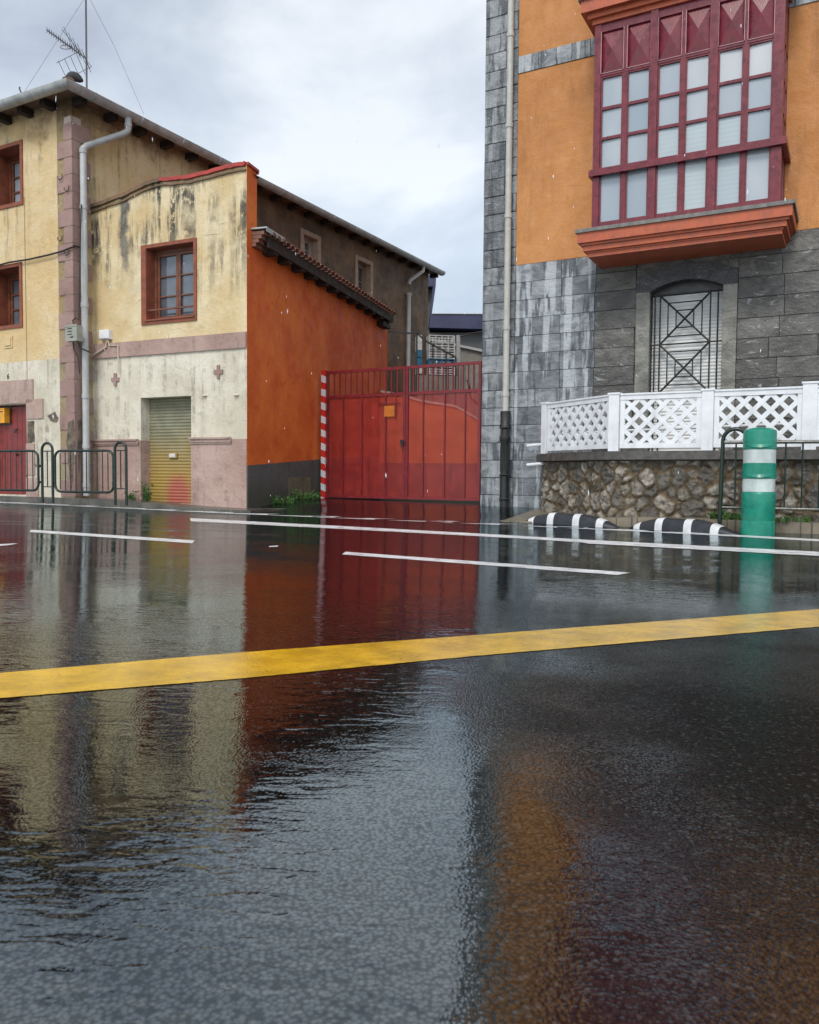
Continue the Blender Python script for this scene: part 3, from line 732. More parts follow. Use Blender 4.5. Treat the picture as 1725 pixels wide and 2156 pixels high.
# crosses
for X,Y in ((244,799),(461,783)):
    c = FC.at(X,Y); m = MB(); m.box(c[0]-.026,c[0]+.026,-.025,.0,c[1]-.10,c[1]+.10); m.box(c[0]-.08,c[0]-.026,-.025,.0,c[1]-.03,c[1]+.03); m.box(c[0]+.026,c[0]+.08,-.025,.0,c[1]-.03,c[1]+.03)
    m.build('anchor_plate', QUOIN, annex, FC)
for X,Y in ((432,833),(499,832)):
    c = FC.at(X,Y); MB().lathe([(.045,-.01),(.05,0),(.03,.02),(.012,.025)],n=14).build('insulator', PALE, annex, FC.sub(c[0],0,c[1],0), smooth=True)
surround(annex, FC, WIN, .055, TERRA2, .02, wl=.10)
cw = casement(annex, FC, WIN, .22, WOODR, GLASSD, 3, 2, .05, .02, label='two leaf wooden window with dark panes')
m = MB()
for Y in (648,673):
    zz = FC.at(360,Y)[1]; m.box(WIN[0]-.03,WIN[1]+.03,.02,.05,zz-.012,zz+.012)
m.build('window_rail', WOODR, cw, FC)
MB().box(WIN[0]-.02,WIN[1]+.02,-.04,.2,WIN[2]-.004,WIN[2]+.02).build('window_sill', TERRA2, cw, FC)
# roller shutter
k = NT('sprayed_roller_shutter'); x_,y_,z_ = k.xyz()
nn = k.noise(3,5,.6); zz = k.math('ADD', z_, k.math('MULTIPLY', k.math('SUBTRACT', nn, .5), .5))
zmid = (SH[2]+SH[3])*.5
col = k.mix(k.rng(k.noise(4,6,.6),.3,.7),(.17,.17,.115),(.26,.25,.17))
col = k.mix(k.rng(zz, .25,1.25,1,0), col, (.36,.24,.06))
cxs = FC.at(358,1040)[0]
dx_ = k.math('DIVIDE', k.math('SUBTRACT', x_, cxs), .30); dz_ = k.math('DIVIDE', k.math('SUBTRACT', z_, -.02), .42)
rr_ = k.math('SQRT', k.math('ADD', k.math('MULTIPLY', dx_, dx_), k.math('MULTIPLY', dz_, dz_)))
rr_ = k.math('ADD', rr_, k.math('MULTIPLY', k.math('SUBTRACT', k.noise(12,6,.7), .5), .5))
col = k.mix(k.rng(rr_, .45,1.15,.75,0), col, (.40,.07,.08))
col = k.mix(k.rng(k.noise(30,5,.7),.58,.72,0,.6), col, (.1,.07,.03))
SHM = k.fin(col, .45, None, .1)
m = MB(); z = .0; n = int((SH[3]-SH[2])/.052); 
ydep = .20; st = (SH[3]-(-.12))/ (n+2); xl, xr = SH[0]+.002, SH[1]-.002
prev = None
for i in range(n+3):
    for j, (dy, f) in enumerate(((.0,0),(-.010,.3),(-.012,.55),(-.004,.85))):
        zz = -.12+(i+f)*st
        if zz > SH[3]: break
        cur = len(m.v); m.v += [(xl,ydep+dy,zz),(xr,ydep+dy,zz)]
        if prev is not None: m.f.append((prev,prev+1,cur+1,cur))
        prev = cur
shu = m.build('roller_shutter', SHM, annex, FC, smooth=True, label='green roller shutter sprayed yellow and pink at the bottom')
c = FC.at(365,959,.18); MB().box(c[0]-.085,c[0]+.085,ydep-.04,ydep-.012,c[1]-.04,c[1]+.04).build('handle_plate', paint('brass_plate',(.45,.30,.08),.35,.3,metal=.4), shu, FC)
m = MB().box(c[0]-.055,c[0]+.06,ydep-.05,ydep-.04,c[1]-.028,c[1]+.028); m.build('lock', paint('chrome_lock',(.7,.7,.72),.2,.1,metal=.6), shu, FC)
# white junction box and wires
r_ = span(FC,208,229,694,714,218,-.08)
b_ = MB().box(r_[0],r_[1],-.09,-.0,r_[2],r_[3],.015).build('junction_box', paint('white_plastic_box',(.72,.72,.73),.4,.1), annex, FC)
m = MB().tube([((r_[0]+r_[1])/2+.03,-.05,r_[2]),((r_[0]+r_[1])/2+.02,-.05,r_[2]-.12),(.02,-.06,r_[2]-.26),(-.1,-.06,r_[2]-.3)],.014,7)
m.tube([((r_[0]+r_[1])/2+.05,-.05,r_[2]),(r_[1]-.02,-.045,r_[2]-.1),(FC.at(253,740)[0],-.045,r_[2]-.12),(FC.at(254,750)[0],-.045,FC.at(254,786)[1])],.012,7)
m.build('wire', MORT, annex, FC, smooth=True)
# annex side wall: parapet edge strip, orange wall, base
LD = FD.at(806,850)[0]; zl = FD.at(700,620,0)[1]
zeL = 3.92
ze_a = FD.at(545,506)[1]; ze_b = FD.at(820,676)[1]
zgb = FD.at(519,980)[1]; zgc = FD.at(663,968)[1]
sl = (zgc-zgb)/(FD.at(663,968)[0]); zge = zgb+sl*LD
skew(MB().prism([(0,zgb),(LD,zge),(LD,ze_b+.1),(0.31,ze_a+.1),(.31,prof[-1][1]),(0,prof[-1][1])],-.004,.30),0,.07).build('side_wall', ORANGE, annex, FD, label='bright orange rendered side wall')
skew(MB().prism([(0,-.4),(LD,-.4),(LD,zge),(0,zgb)],-.016,.30),0,.07).build('side_wall_base', GREYBASE, annex, FD, label='grey painted base of the orange wall')
MB().prism([(-.0,prof[-1][1]+.001),(.34,prof[-1][1]+.001),(.34,prof[-1][1]+.04),(0,prof[-1][1]+.04)],-.03,.05).build('coping', RCOP, annex, FD)
# small access hatch in the base
r_ = span(FD,606,652,1005,1049,630); MB().box(r_[0],r_[1],-.022,.0,r_[2]+.04,r_[3]).build('hatch', plaster('mossy_concrete',(.10,.095,.06),(.16,.15,.09),seed=13,stain=(.03,.04,.01)), annex, FD)
# end wall of annex
MB().box(LD,LD+.3,0.,3.2,-.4,ze_b+.3).build('rear_wall', ORANGE, annex, FD)
# lean-to roof
E0 = FD.W(*[ (lambda q:q)(FD.at(566,497,-.22)[0]), -.22, FD.at(566,497,-.22)[1]]); E1 = FD.W(FD.at(829,664,-.22)[0], -.22, FD.at(829,664,-.22)[1])
e0 = FC.loc(E0); e1 = FC.loc(E1)
q0 = FC.loc(FB.W(1.2,0.03,0)); 
def toB(E):                                   # foot on the long wall, straight back
    l = FB.loc(E); return FB.W(l.x+.0, -.02, E.z+.42)
B0_, B1_ = toB(E0), toB(E1)
B0_ = FB.W(max(FB.loc(B0_).x,.95), -.02, E0.z+.42)
e0v,e1v,b0v,b1v = [FD.loc(p) for p in (E0,E1,B0_,B1_)]
m = MB(); t = Vector((0,0,-.05))
m.quad(e0v,e1v,b1v,b0v); m.quad(e0v+t,b0v+t,b1v+t,e1v+t); m.quad(e0v,e0v+t,e1v+t,e1v); m.quad(e0v,b0v,b0v+t,e0v+t); m.quad(e1v,e1v+t,b1v+t,b1v); m.build('lean_to_roof', DARKW, annex, FD)
TILR = paint('terracotta_tiles', (.34,.15,.11), .7, .45)
m = MB(); D_ = e1v-e0v; n = int(D_.length/.17)
for i in range(n+1):
    p = e0v.lerp(e1v,(i+.5)/(n+1)); q = b0v.lerp(b1v,(i+.5)/(n+1)); o_ = (p-q).normalized()*.05
    roll(tuple(p+o_+Vector((0,0,.01))), tuple(q+Vector((0,0,.01))), .07)
m.build('lean_to_tiles', TILR, annex, FD, smooth=True)
n = 12
for i in range(n):
    p = e0v.lerp(e1v,(i+.6)/n); MB().box(p.x-.07,p.x+.07,p.y+.02,.0,p.z-.20,p.z-.052).build('rafter', DARKW, annex, FD)
MB().box(e1v.x-.5,e1v.x,e1v.y+.06,.3,e1v.z-.30,e1v.z-.202).build('wall_plate', DARKW, annex, FD)
m = MB().prism([(0,0),(D_.x,D_.z),(D_.x,D_.z-.11),(0,-.11)],0,.03); m.v = [(v[0]+e0v.x,v[1]+e0v.y+(v[0]/D_.x)*D_.y,v[2]+e0v.z-.052) for v in m.v]; m.build('fascia', DARKW, annex, FD)
zf = FD.at(575,490,-.24); x2 = FD.at(600,490,-.26)[0]; m = MB(); m.box(.12,x2,-.26,.0,zf[1]+.0,zf[1]+.02); m.box(.12,x2,-.265,-.26,zf[1]-.05,zf[1]+.02); m.build('flashing', ZINC, annex, FD)
m = MB()
for i in range(4): m.box(.14,x2-.06-.05*i,-.21+.045*i,.0,zf[1]-.08-.055*i,zf[1]-.03-.055*i)
m.build('corbel', paint('corbel_brick',(.20,.09,.06),.7,.4), annex, FD)
# ------------------------------------------------------------------ gate
GL = gnd(682,1050); gl2 = FD.W(FD.at(682,1000,-.12)[0],-.12,0)
rr = ray(1013,1055); gr2 = Vector((0,0,CAMZ))+rr*(12.95/rr.y)
ga = math.atan2(-(gr2.y-gl2.y), gr2.x-gl2.x)
FG = Frame((gl2.x,gl2.y), ga)
gate = thing('yard_gate', 'red double metal gate with barred top between the orange wall and stone building', 'gate', FG)
gw = FG.at(1014,1000)[0]; zg0 = FG.at(850,1051)[1]; 
ztl, ztr = FG.at(686,784)[1], FG.at(1013,758)[1]; zt_ = (ztl+ztr)/2; zmL = (FG.at(690,836)[1]+FG.at(1010,822)[1])/2
k = NT('perforated_red_sheet')
n1 = k.noise(4,6,.6)
col = k.mix(k.rng(n1,.3,.7),(.27,.018,.018),(.42,.038,.032))
rs_ = k.rng(k.noise(1,7,.7,k.vec(sc=(9,9,.8))),.52,.68,0,.6); col = k.mix(rs_, col, (.14,.012,.014)); spk = k.rng(k.noise(26,6,.75),.62,.68,0,.8); col = k.mix(spk, col, (.55,.28,.25))
tr = k.n('ShaderNodeBsdfTransparent'); mx_ = k.n('ShaderNodeMixShader'); mx_.inputs[0].default_value = .46
k.fin(col, .45); k.l(tr.outputs[0], mx_.inputs[1]); k.l(k.b.outputs[0], mx_.inputs[2]); k.l(mx_.outputs[0], k.o.inputs[0])
MESHR = k.m
xm = FG.at(850,900)[0]; xm2 = FG.at(860,900)[0]
ribsL = [FG.at(x,900)[0] for x in (724,763,813)]; ribsR = [FG.at(x,900)[0] for x in (892,937,980)]
for side,(a,b,ribs,nb) in enumerate(((.06,(xm+xm2)/2-.004,ribsL,13),((xm+xm2)/2+.004,gw-.02,ribsR,14))):
    m = MB(); t_ = .045
    m.box(a,a+t_,-.02,.02,zg0,zt_); m.box(b-t_,b,-.02,.02,zg0,zt_)
    m.box(a+t_,b-t_,-.02,.02,zt_-.05,zt_); m.box(a+t_,b-t_,-.018,.018,zmL-.025,zmL+.025); m.box(a+t_,b-t_,-.018,.018,zg0,zg0+.04)
    for x in ribs: m.box(x-.012,x+.012,-.022,.0,zg0+.04,zmL-.025)
    leaf = m.build('gate_leaf', REDG, gate, FG, label=('left','right')[side]+' leaf of the red gate')
    MB().box(a+t_,b-t_,.004,.007,zg0+.04,zmL-.025).build('mesh_sheet', MESHR, leaf, FG)
    m = MB()
    for i in range(1,nb): 
        x = a+t_+(b-a-2*t_)*i/nb; m.box(x-.010,x+.010,-.01,.01,zmL+.025,zt_-.05)
    m.build('bars', REDG, leaf, FG)
    if side == 0:
        c = FG.at(822,866); 
        MB().box(c[0]-.10,c[0]+.10,-.034,-.026,c[1]-.09,c[1]+.09).build('plate', paint('orange_plate',(.50,.15,.02),.5,.2), leaf, FG, label='blank orange plate')
        m = MB(); m.bar((c[0]-.22,c[1]+.13),(c[0]+.2,c[1]+.13),.02,(-.03,-.018)); m.bar((c[0]+.12,c[1]+.30),(c[0]+.12,c[1]-.14),.016,(-.03,-.018)); m.build('bracket', REDG, leaf, FG)
    else:
        c = FG.at(849,930); m = MB().box(c[0]-.03,c[0]+.03,-.05,-.022,c[1]-.05,c[1]+.03); m.tube([(c[0],-.03,c[1]),(c[0]+.03,-.06,c[1]-.01),(c[0]+.08,-.06,c[1]-.01)],.01,6); m.tube([(c[0]-.01,-.05,c[1]-.04),(c[0]-.01,-.06,c[1]-.09),(c[0]+.02,-.06,c[1]-.09),(c[0]+.02,-.05,c[1]-.04)],.007,5); m.build('lock', IRON, leaf, FG)
# striped post
k = NT('red_white_stripes'); x_,y_,z_ = k.xyz()
zz = k.math('ADD', z_, k.math('MULTIPLY', x_, .35)); zz = k.math('ADD', zz, k.math('MULTIPLY', k.math('SUBTRACT', k.noise(8),.5), .02))
zb_ = FG.at(675,1052)[1]; pitch = (FG.at(675,783)[1]-zb_)/9.5
fr_ = k.math('FRACT', k.math('DIVIDE', k.math('SUBTRACT', zz, zb_+.05), pitch))
STR = k.fin(k.mix(k.math('GREATER_THAN', fr_, .5), (.60,.03,.02), (.66,.66,.67)), .4)
post = MB().box(-.03,.055,-.05,.035,zb_-.05,FG.at(675,783)[1]).box(-.035,.06,-.055,.04,FG.at(675,783)[1],FG.at(675,781)[1])
o = post.build('gate_post', STR, None, FG); o['label'] = 'square gate post with red and white stripes against the orange wall'; o['category'] = 'post'
# ------------------------------------------------------------------ yard behind the gate
FY = Frame((0,17.6),0)
LOW = plaster('low_orange_wall', (.62,.16,.04), (.72,.22,.06), stain=(.35,.06,.02), seed=21, amt=.4)
yp = [FY.at(*p) for p in ((800,826),(850,835),(885,846),(960,858),(985,872),(1040,905))]
zq = FY.at(900,975)[1]
m = MB().prism([(yp[0][0],zq),(yp[-1][0],zq)]+yp[::-1],0,.25); yw = m.build('yard_wall', LOW, None, FY); yw['label'] = 'low orange wall with sloping white edge behind the red gate'; yw['category'] = 'wall'
MB().box(yp[0][0],yp[-1][0],-.02,.25,-.4,zq).build('wall_base', GREYBASE, yw, FY)
m = MB().prism([(p[0],p[1]+.0) for p in yp]+[(p[0],p[1]+.05) for p in yp[::-1]],-.03,.28); m.build('coping', paint('pale_edge',(.6,.52,.45),.6,.2), yw, FY)
# concrete retaining wall, further back
CONC = plaster('old_concrete', (.16,.155,.14), (.26,.25,.22), stain=(.02,.02,.018), seed=31, amt=1.0, streak=3, ztop=3.4, zspan=3)
FR = Frame((0,23.8),R(-14))
rp_ = [FR.at(*p) for p in ((868,722),(905,718),(1045,748),(1060,752))]
m = MB().prism([(rp_[0][0],-.4),(rp_[-1][0]+3,-.4),(rp_[-1][0]+3,rp_[-1][1])]+rp_[::-1],0,.3)
rw = m.build('retaining_wall', CONC, None, FR); rw['label'] = 'stained grey concrete wall at the back of the yard'; rw['category'] = 'wall'
m = MB().prism([(p[0],p[1]) for p in rp_]+[(p[0],p[1]+.07) for p in rp_[::-1]],-.08,.35); m.build('coping', paint('pale_concrete_cap',(.42,.42,.41),.6,.2), rw, FR)
m = MB()
for x in (925,945,965,985,1005):
    a = FR.at(x,760); m.box(a[0]-.07,a[0]+.07,-.05,.0,-.2,a[1]-.15)
m.build('buttress', CONC, rw, FR)
# stair railing
FS = Frame((0,19.2),0)
m = MB()
pA = FS.at(806,698); pB = FS.at(878,702); pC = FS.at(900,720); pD = FS.at(960,752); pE = FS.at(1000,790)
for a,b in ((pA,pB),(pB,pC),(pC,pD)): m.bar(a,b,.04,(-.02,.02))
for p_ in (pA,FS.at(811,700),pB,FS.at(912,726),FS.at(940,742),pD): m.bar(p_,(p_[0],-.2),.035,(-.02,.02))
m.tube([(FS.at(985,800)[0],0,FS.at(985,800)[1]),(FS.at(992,825)[0],0,FS.at(992,838)[1]),(FS.at(1005,845)[0],0,FS.at(1005,850)[1]),(FS.at(1020,855)[0],0,FS.at(1020,862)[1])],.03,6)
o = m.build('stair_railing', IRON, None, FS); o['label'] = 'black metal stair railing beside the brown wall in the yard'; o['category'] = 'railing'
# stacked crates
FK = Frame((0,21.5),R(-10)); CRW = paint('crate_white',(.55,.57,.58),.5,.2); CRB = paint('crate_blue',(.03,.16,.30),.5,.3)
def crate(X,Y,wpx,hpx,mt,lbl):
    a = FK.at(X,Y); b = FK.at(X+wpx,Y-hpx)
    x0,x1,z0,z1 = a[0],b[0],a[1],b[1]; y1 = .4; m = MB(); t = .02
    for yy in (0,y1-t):
        n = 3
        for i in range(n+1):
            zc = z0+(z1-z0-t)*i/n; m.box(x0,x1,yy,yy+t,zc,zc+t)
        for i in range(5):
            xc = x0+(x1-x0-t)*i/4; m.box(xc,xc+t,yy+.001,yy+t-.001,z0,z1-.001)
    m.box(x0+.001,x1-.001,t,y1-t,z0+.001,z0+t)
    for xx in (x0,x1-t): m.box(xx+.001,xx+t-.001,t,y1-t,z0+t,z1-.002)
    o = m.build('plastic_crate', mt, None, FK); o['label'] = lbl; o['category'] = 'crate'; o['group'] = 'plastic crates stacked in the yard'
nm = ['lowest','second','third','fourth','topmost']
zs_ = [788,771,754,738,722]
for i in range(5):
    crate(904,zs_[i],54,15.5,(CRB if i in (1,) else CRW),'%s crate of the wide stack by the concrete wall, %s' % (nm[i],('blue' if i==1 else 'white')))
    crate(880,zs_[i]-2,9,15,(CRB if i in (1,2) else CRW),'%s crate of the narrow stack beside the drainpipe' % nm[i])
# support under crates
a = FK.at(876,790); b = FK.at(962,790); o = MB().box(a[0],b[0],-.1,.5,-.3,a[1]-.005).build('loading_platform', CONC, None, FK); o['label'] = 'dark concrete platform carrying the stacked crates'; o['category'] = 'platform'
# grey post lamp bracket
FL = Frame((0,22.6),0)
a = FL.at(965,706); m = MB().tube([(a[0],0,-.2),(a[0],0,a[1])],.06,8); o = m.build('yard_pole', ZINC, None, FL, smooth=True); o['label'] = 'slim grey pole with a thin cable behind the gate'; o['category'] = 'pole'
b = FL.at(1030,697); MB().tube([(a[0],0,a[1]-.05),(a[0]+.35,0,a[1]+.06),(b[0],0,b[1])],.022,6).build('cable', CABLE, o, FL)
# modern building far behind
FM = Frame((0,34),0)
mod = thing('modern_building', 'grey modern building with dark blue fascia behind the yard', 'building', FM)
MG = paint('grey_panel', (.085,.092,.095), .6, .15, scale=1.5); MBL = paint('dark_blue_fascia', (.030,.035,.085), .4, .2, scale=1.5); MWL = paint('light_trim',(.5,.52,.53),.5)
p = [FM.at(*q) for q in ((860,608),(912,606),(902,690),(905,700),(1080,700),(1080,860),(860,860))]
MB().prism(p,0,6).build('wall', MG, mod, FM)
p = [FM.at(*q) for q in ((850,585),(918,583),(917,606),(905,694),(1090,697),(1090,664),(911,664),(905,694),(912,608),(850,610))]
m = MB(); m.prism([FM.at(*q) for q in ((850,586),(918,584),(917,608),(850,611))],-.5,6.2); m.prism([FM.at(*q) for q in ((911,608),(917,608),(909,666),(903,694))],-.5,6.2); m.prism([FM.at(*q) for q in ((909,666),(1090,667),(1090,699),(903,694))],-.502,6.2); m.build('roof_fascia', MBL, mod, FM)
m = MB().prism([FM.at(*q) for q in ((909,664.5),(1090,665.5),(1090,667),(909,666))],-.55,6.2); m.build('roof_trim', MWL, mod, FM)
MB().prism([FM.at(*q) for q in ((898,612),(900,612),(893,692),(891,692))],-.1,0).build('joint_trim', MWL, mod, FM)
# ------------------------------------------------------------------ stone and ochre building on the right
rE = ray(1012,1062); pE_ = Vector((0,0,CAMZ))+rE*(12.0/rE.y)
FE = Frame((pE_.x,pE_.y), A0)
bld = thing('apartment_building', 'ochre apartment building clad in grey stone with a burgundy bay window', 'building', FE)
HT = 11.5; LE = 9.0
zor = FE.at(1170,548)[1]; xor = FE.at(1090,300)[0]; ch = .2545
zblt0, zblt1 = FE.at(1174,136)[1], FE.at(1174,99)[1]
JL, JR = FE.at(1368,720)[0], FE.at(1521,720)[0]; SPR = FE.at(1368,615)[1]; APX = FE.at(1450,588)[1]; WBOT = .55
OL, OR_ = FE.at(1339,720)[0], FE.at(1551,720)[0]
MB().box(xor,LE,.0,.3,zor,zblt0).box(xor,LE,.0,.3,zblt1,HT).build('ochre_wall', OCHRE, bld, FE)
CORE = paint('dark_joint', (.085,.09,.09),.8)
MB().wall(0,LE,-.5,zor,[(JL,JR,WBOT,APX+.02)],.35,y=.03).box(0,xor,.03,.35,zor,HT).box(xor,LE,.012,.3,zblt0,zblt1).build('backing_wall', CORE, bld, FE)
MB().box(0.0,.3,.36,9,-.5,HT).build('side_wall', OCHRE, bld, FE)
# cladding stone
def slate(name, c1, c2, streaks, veins_glints, warm=0):
    k = NT(name)
    gi = k.n('ShaderNodeNewGeometry'); rnd = gi.outputs['Random Per Island']
    off = k.n('ShaderNodeVectorMath'); off.operation = 'SCALE'; k.l(rnd, off.inputs['Scale']); off.inputs[0].default_value = (37,11,53)
    ad = k.n('ShaderNodeVectorMath'); ad.operation = 'ADD'; k.l(k.tc.outputs['Object'], ad.inputs[0]); k.l(off.outputs[0], ad.inputs[1]); V = ad.outputs[0]
    def vm(sc, rot=(0,0,0)):
        m = k.n('ShaderNodeMapping'); m.inputs['Scale'].default_value = sc; m.inputs['Rotation'].default_value = rot; k.l(V, m.inputs[0]); return m.outputs[0]
    col = k.mix(k.rng(rnd,0,1,.0,1), c1, c2)
    cl = k.noise(3.5,6,.62, vm((1,1,1.6),(0,.5,0)), .8)
    col = k.mix(k.rng(cl,.36,.66,.75,0), col, tuple(x*.42 for x in c1))
    if streaks:
        br = k.rng(k.noise(2.2,5,.6),.30,.50)
        st = k.noise(1,3,.55, k.vec(sc=(6.5,6.5,.4))); col = k.mix(k.math('MULTIPLY', k.rng(st,.50,.57,0,streaks), br), col, (.46,.50,.53))
        st2 = k.noise(1,4,.6, vm((8,8,1.0))); col = k.mix(k.rng(st2,.52,.60,0,.85), col, (.04,.05,.062))
    ve = k.noise(7,9,.75, vm((.8,.8,2.2),(0,.7,0)), 1.0); col = k.mix(k.rng(ve,.57,.68,0,veins_glints), col, (.40,.41,.41))
    sp = k.noise(70,4,.6); col = k.mix(k.rng(sp,.62,.72,0,.5), col, tuple(x*.35 for x in c1))
    h = k.math('ADD', k.noise(14,7,.65,vm((1,1,1))), k.math('MULTIPLY', ve, .8))
    return k.fin(col, k.rng(ve,.4,.65,.42,.2), k.bump(h,.016))
STW = slate('grey_blue_stone', (.15,.17,.19), (.33,.36,.385), .75, .35)
STD = slate('dark_grey_stone', (.085,.083,.077), (.155,.150,.138), .0, .8)  # strong pale marks: stone veins plus wet glints painted into the colour
STQ = slate('corner_stone', (.16,.175,.19), (.30,.32,.335), .35, .55)
JMB = slate('jamb_stone', (.20,.20,.175), (.24,.235,.205), 0, .25)
mW, mD, mQ = MB(), MB(), MB(); xsp = FE.at(1252,700)[0]
jit = .0035
z = zor; row = 0
while z > -.5:
    z0 = z-ch; x = xor-.0
    edges = [xor if z > -9 else 0]
    x = xor; first = .48 if row % 2 else .50
    cuts = [x, FE.at(1180,700)[0]+random.uniform(-.01,.01), xsp+random.uniform(-.01,.01)]
    c = cuts[-1]
    while c < LE: c += random.choice((.55,.62,.58)); cuts.append(min(c,LE))
    for a,b in zip(cuts[:-1],cuts[1:]):
        segs = [(a,b)]
        if z0 < APX+.0 and z > WBOT-.3:
            segs = []
            if a < OL: segs.append((a,min(b,OL)))
            if b > OR_: segs.append((max(a,OR_),b))
        for (p,q) in segs:
            if q-p < .03: continue
            d = random.uniform(-jit,jit); M_ = mW if q <= xsp+.02 else mD
            M_.box(p+.002,q-.002,-.0+d,.028,z0+.002,z-.002,.004)
    z = z0; row += 1
z = zor+ch*14
z = zor+ch*int((HT-zor)/ch)
while z > -.5:
    d = random.uniform(-.006,.004); sp_ = xor if True else .3
    if random.random() < .35: sp_ = FE.at(1060,700)[0]
    if sp_ < xor-.02: mQ.box(.0,sp_-.002,-.012+d,.028,z-ch+.0025,z-.0025,.007); mQ.box(sp_+.002,xor-.002,-.008-d,.028,z-ch+.0025,z-.0025,.007)
    else: mQ.box(.0,xor-.002,-.012+d,.028,z-ch+.0025,z-.0025,.007)
    z -= ch
mW.build('stone_cladding', STW, bld, FE, label='streaked blue grey stone blocks left of the barred window'); mD.build('stone_cladding', STD, bld, FE, label='dark smooth stone blocks round the barred window'); mQ.build('corner_blocks', STQ, bld, FE)
m = MB(); x = xor+.002
while x < LE:
    x2 = x+random.choice((.22,.3,.26)); m.box(x,x2-.003,-.014,.011,zblt0+.002,zblt1-.002,.004); x = x2
m.build('belt_course', STW, bld, FE)
# window jambs and arch
m = MB(); m.box(OL,JL,-.03,.02,WBOT-.2,SPR,.004); m.box(JR,OR_,-.03,.02,WBOT-.2,SPR,.004)
for x in (JL,JR): m.box(x-.004 if x==JL else x,x if x==JL else x+.004,.02,.32,WBOT-.2,SPR)
m.build('window_jambs', JMB, bld, FE)
# arch ring
def archz(x, rise, z0): 
    f = (x-(JL+JR)/2)/((JR-JL)/2); return z0+rise*(1-f*f)
m = MB(); rise = APX-SPR; n = 16; top = []
botp = [(JL+(JR-JL)*i/n, archz(JL+(JR-JL)*i/n, rise, SPR)) for i in range(n+1)]
topz = SPR+ch*.72
outp = [(OL+(OR_-OL)*i/n, topz+ (rise+.03)*(1-((i/n)*2-1)**2)) for i in range(n+1)]
full = [(OL,SPR)]+botp+[(OR_,SPR)]+outp[::-1]
b = len(m.v)
for i in range(n):
    for y_ in (-.032,.3):
        m.quad((botp[i][0],y_,botp[i][1]),(botp[i+1][0],y_,botp[i+1][1]),(outp[i+1][0],y_,outp[i+1][1]),(outp[i][0],y_,outp[i][1]))
    m.quad((botp[i][0],-.032,botp[i][1]),(botp[i][0],.3,botp[i][1]),(botp[i+1][0],.3,botp[i+1][1]),(botp[i+1][0],-.032,botp[i+1][1]))
    m.quad((outp[i][0],-.032,outp[i][1]),(outp[i+1][0],-.032,outp[i+1][1]),(outp[i+1][0],.0,outp[i+1][1]),(outp[i][0],.0,outp[i][1]))
m.quad((OL,-.032,SPR),(JL,-.032,SPR),(outp[0][0],-.032,outp[0][1])); m.quad((JR,-.032,SPR),(OR_,-.032,SPR),(outp[-1][0],-.032,outp[-1][1]))
m.quad((OL,-.032,SPR),(OL,.0,SPR),(OL,0,topz),(OL,-.032,topz)); m.quad((OR_,-.032,SPR),(OR_,-.032,topz),(OR_,0,topz),(OR_,.0,SPR))
m.quad((OL,-.0315,SPR),(JL,-.0315,SPR),(JL,.0,SPR),(OL,.0,SPR))
m.build('window_arch', slate('arch_stone',(.05,.052,.06),(.06,.062,.07),0,.3), bld, FE)
# fill between the arch and next course
m = MB(); n = 12
zf1 = zor-ch*math.floor((zor-topz-rise)/ch)
zc = zor
while zc-ch > APX: zc -= ch
for i in range(n):
    xa, xb = OL+(OR_-OL)*i/n, OL+(OR_-OL)*(i+1)/n; fa = topz+(rise+.03)*(1-((i/n)*2-1)**2); fb = topz+(rise+.03)*(1-(((i+1)/n)*2-1)**2)
    if max(fa,fb) < zc: m.quad((xa,-.001,fa-.02),(xb,-.001,fb-.02),(xb,-.001,zc),(xa,-.001,zc))
h2 = len(m.f)//2
for lo,hi in ((0,h2),(h2,len(m.f))):
    mm = MB(); mm.v = m.v[lo*4:hi*4]; mm.f = [tuple(i-lo*4 for i in f) for f in m.f[lo:hi]]
    if mm.v: mm.build('stone_cladding', STD, bld, FE, label='dark stone wedge beside the window arch')
# roller blind and grille
k = NT('grey_blind'); x_,y_,z_ = k.xyz()
SLAT = k.fin(k.mix(k.rng(k.noise(1.3,3),.35,.65),(.50,.52,.52),(.72,.73,.72)), .35)
m = MB(); st = .045; z = WBOT; prev = None
while z < APX-.02:
    for dy, f in ((0,0),(-.007,.35),(-.007,.6),(0,.95)):
        cur = len(m.v); m.v += [(JL,.17+dy,z+f*st),(JR,.17+dy,z+f*st)]
        if prev is not None: m.f.append((prev,prev+1,cur+1,cur))
        prev = cur
    z += st
wdw = m.build('window', SLAT, bld, FE, label='arched ground floor window with closed grey roller blind')
MB().box(JL,JR,.13,.22,SPR-.02,APX+.05).build('blind_box', IRON, wdw, FE)
def gp(zx,zy): return FE.at(1347.7+.21875*zx, 421.2+.21875*zy, .06)
m = MB(); y = .06
gL, gl, gr, gR = gp(140,1400)[0], gp(190,1400)[0], gp(672,1350)[0], gp(745,1350)[0]
zt0 = (gp(190,930)[1]+gp(690,875)[1])/2; zm0 = (gp(190,1400)[1]+gp(672,1355)[1])/2; zb0_ = zm0-(zt0-zm0)
def tb(a,b,r=.011): m.tube([(a[0],y,a[1]),(b[0],y,b[1])],r,6)
for x in (gL,gl,gr,gR): tb((x,zt0+.03),(x,WBOT))
tb((JL-.0,zt0+.0),(JR,zt0)); tb((JL,zm0),(JR,zm0)); tb((JL,zb0_),(JR,zb0_))
for (ta,tb_) in ((zt0,zm0),(zm0,zb0_)):
    tb((gl,ta),(gr,tb_),.014); tb((gl,tb_),(gr,ta),.014)
    cx_, cz_ = (gl+gr)/2,(ta+tb_)/2
    for f in (.68,.35):
        hx, hz = (gr-gl)/2*f,(ta-tb_)/2*f
        for a,b in (((-1,-1),(1,-1)),((1,-1),(1,1)),((1,1),(-1,1)),((-1,1),(-1,-1))): tb((cx_+a[0]*hx,cz_+a[1]*hz),(cx_+b[0]*hx,cz_+b[1]*hz),.009)
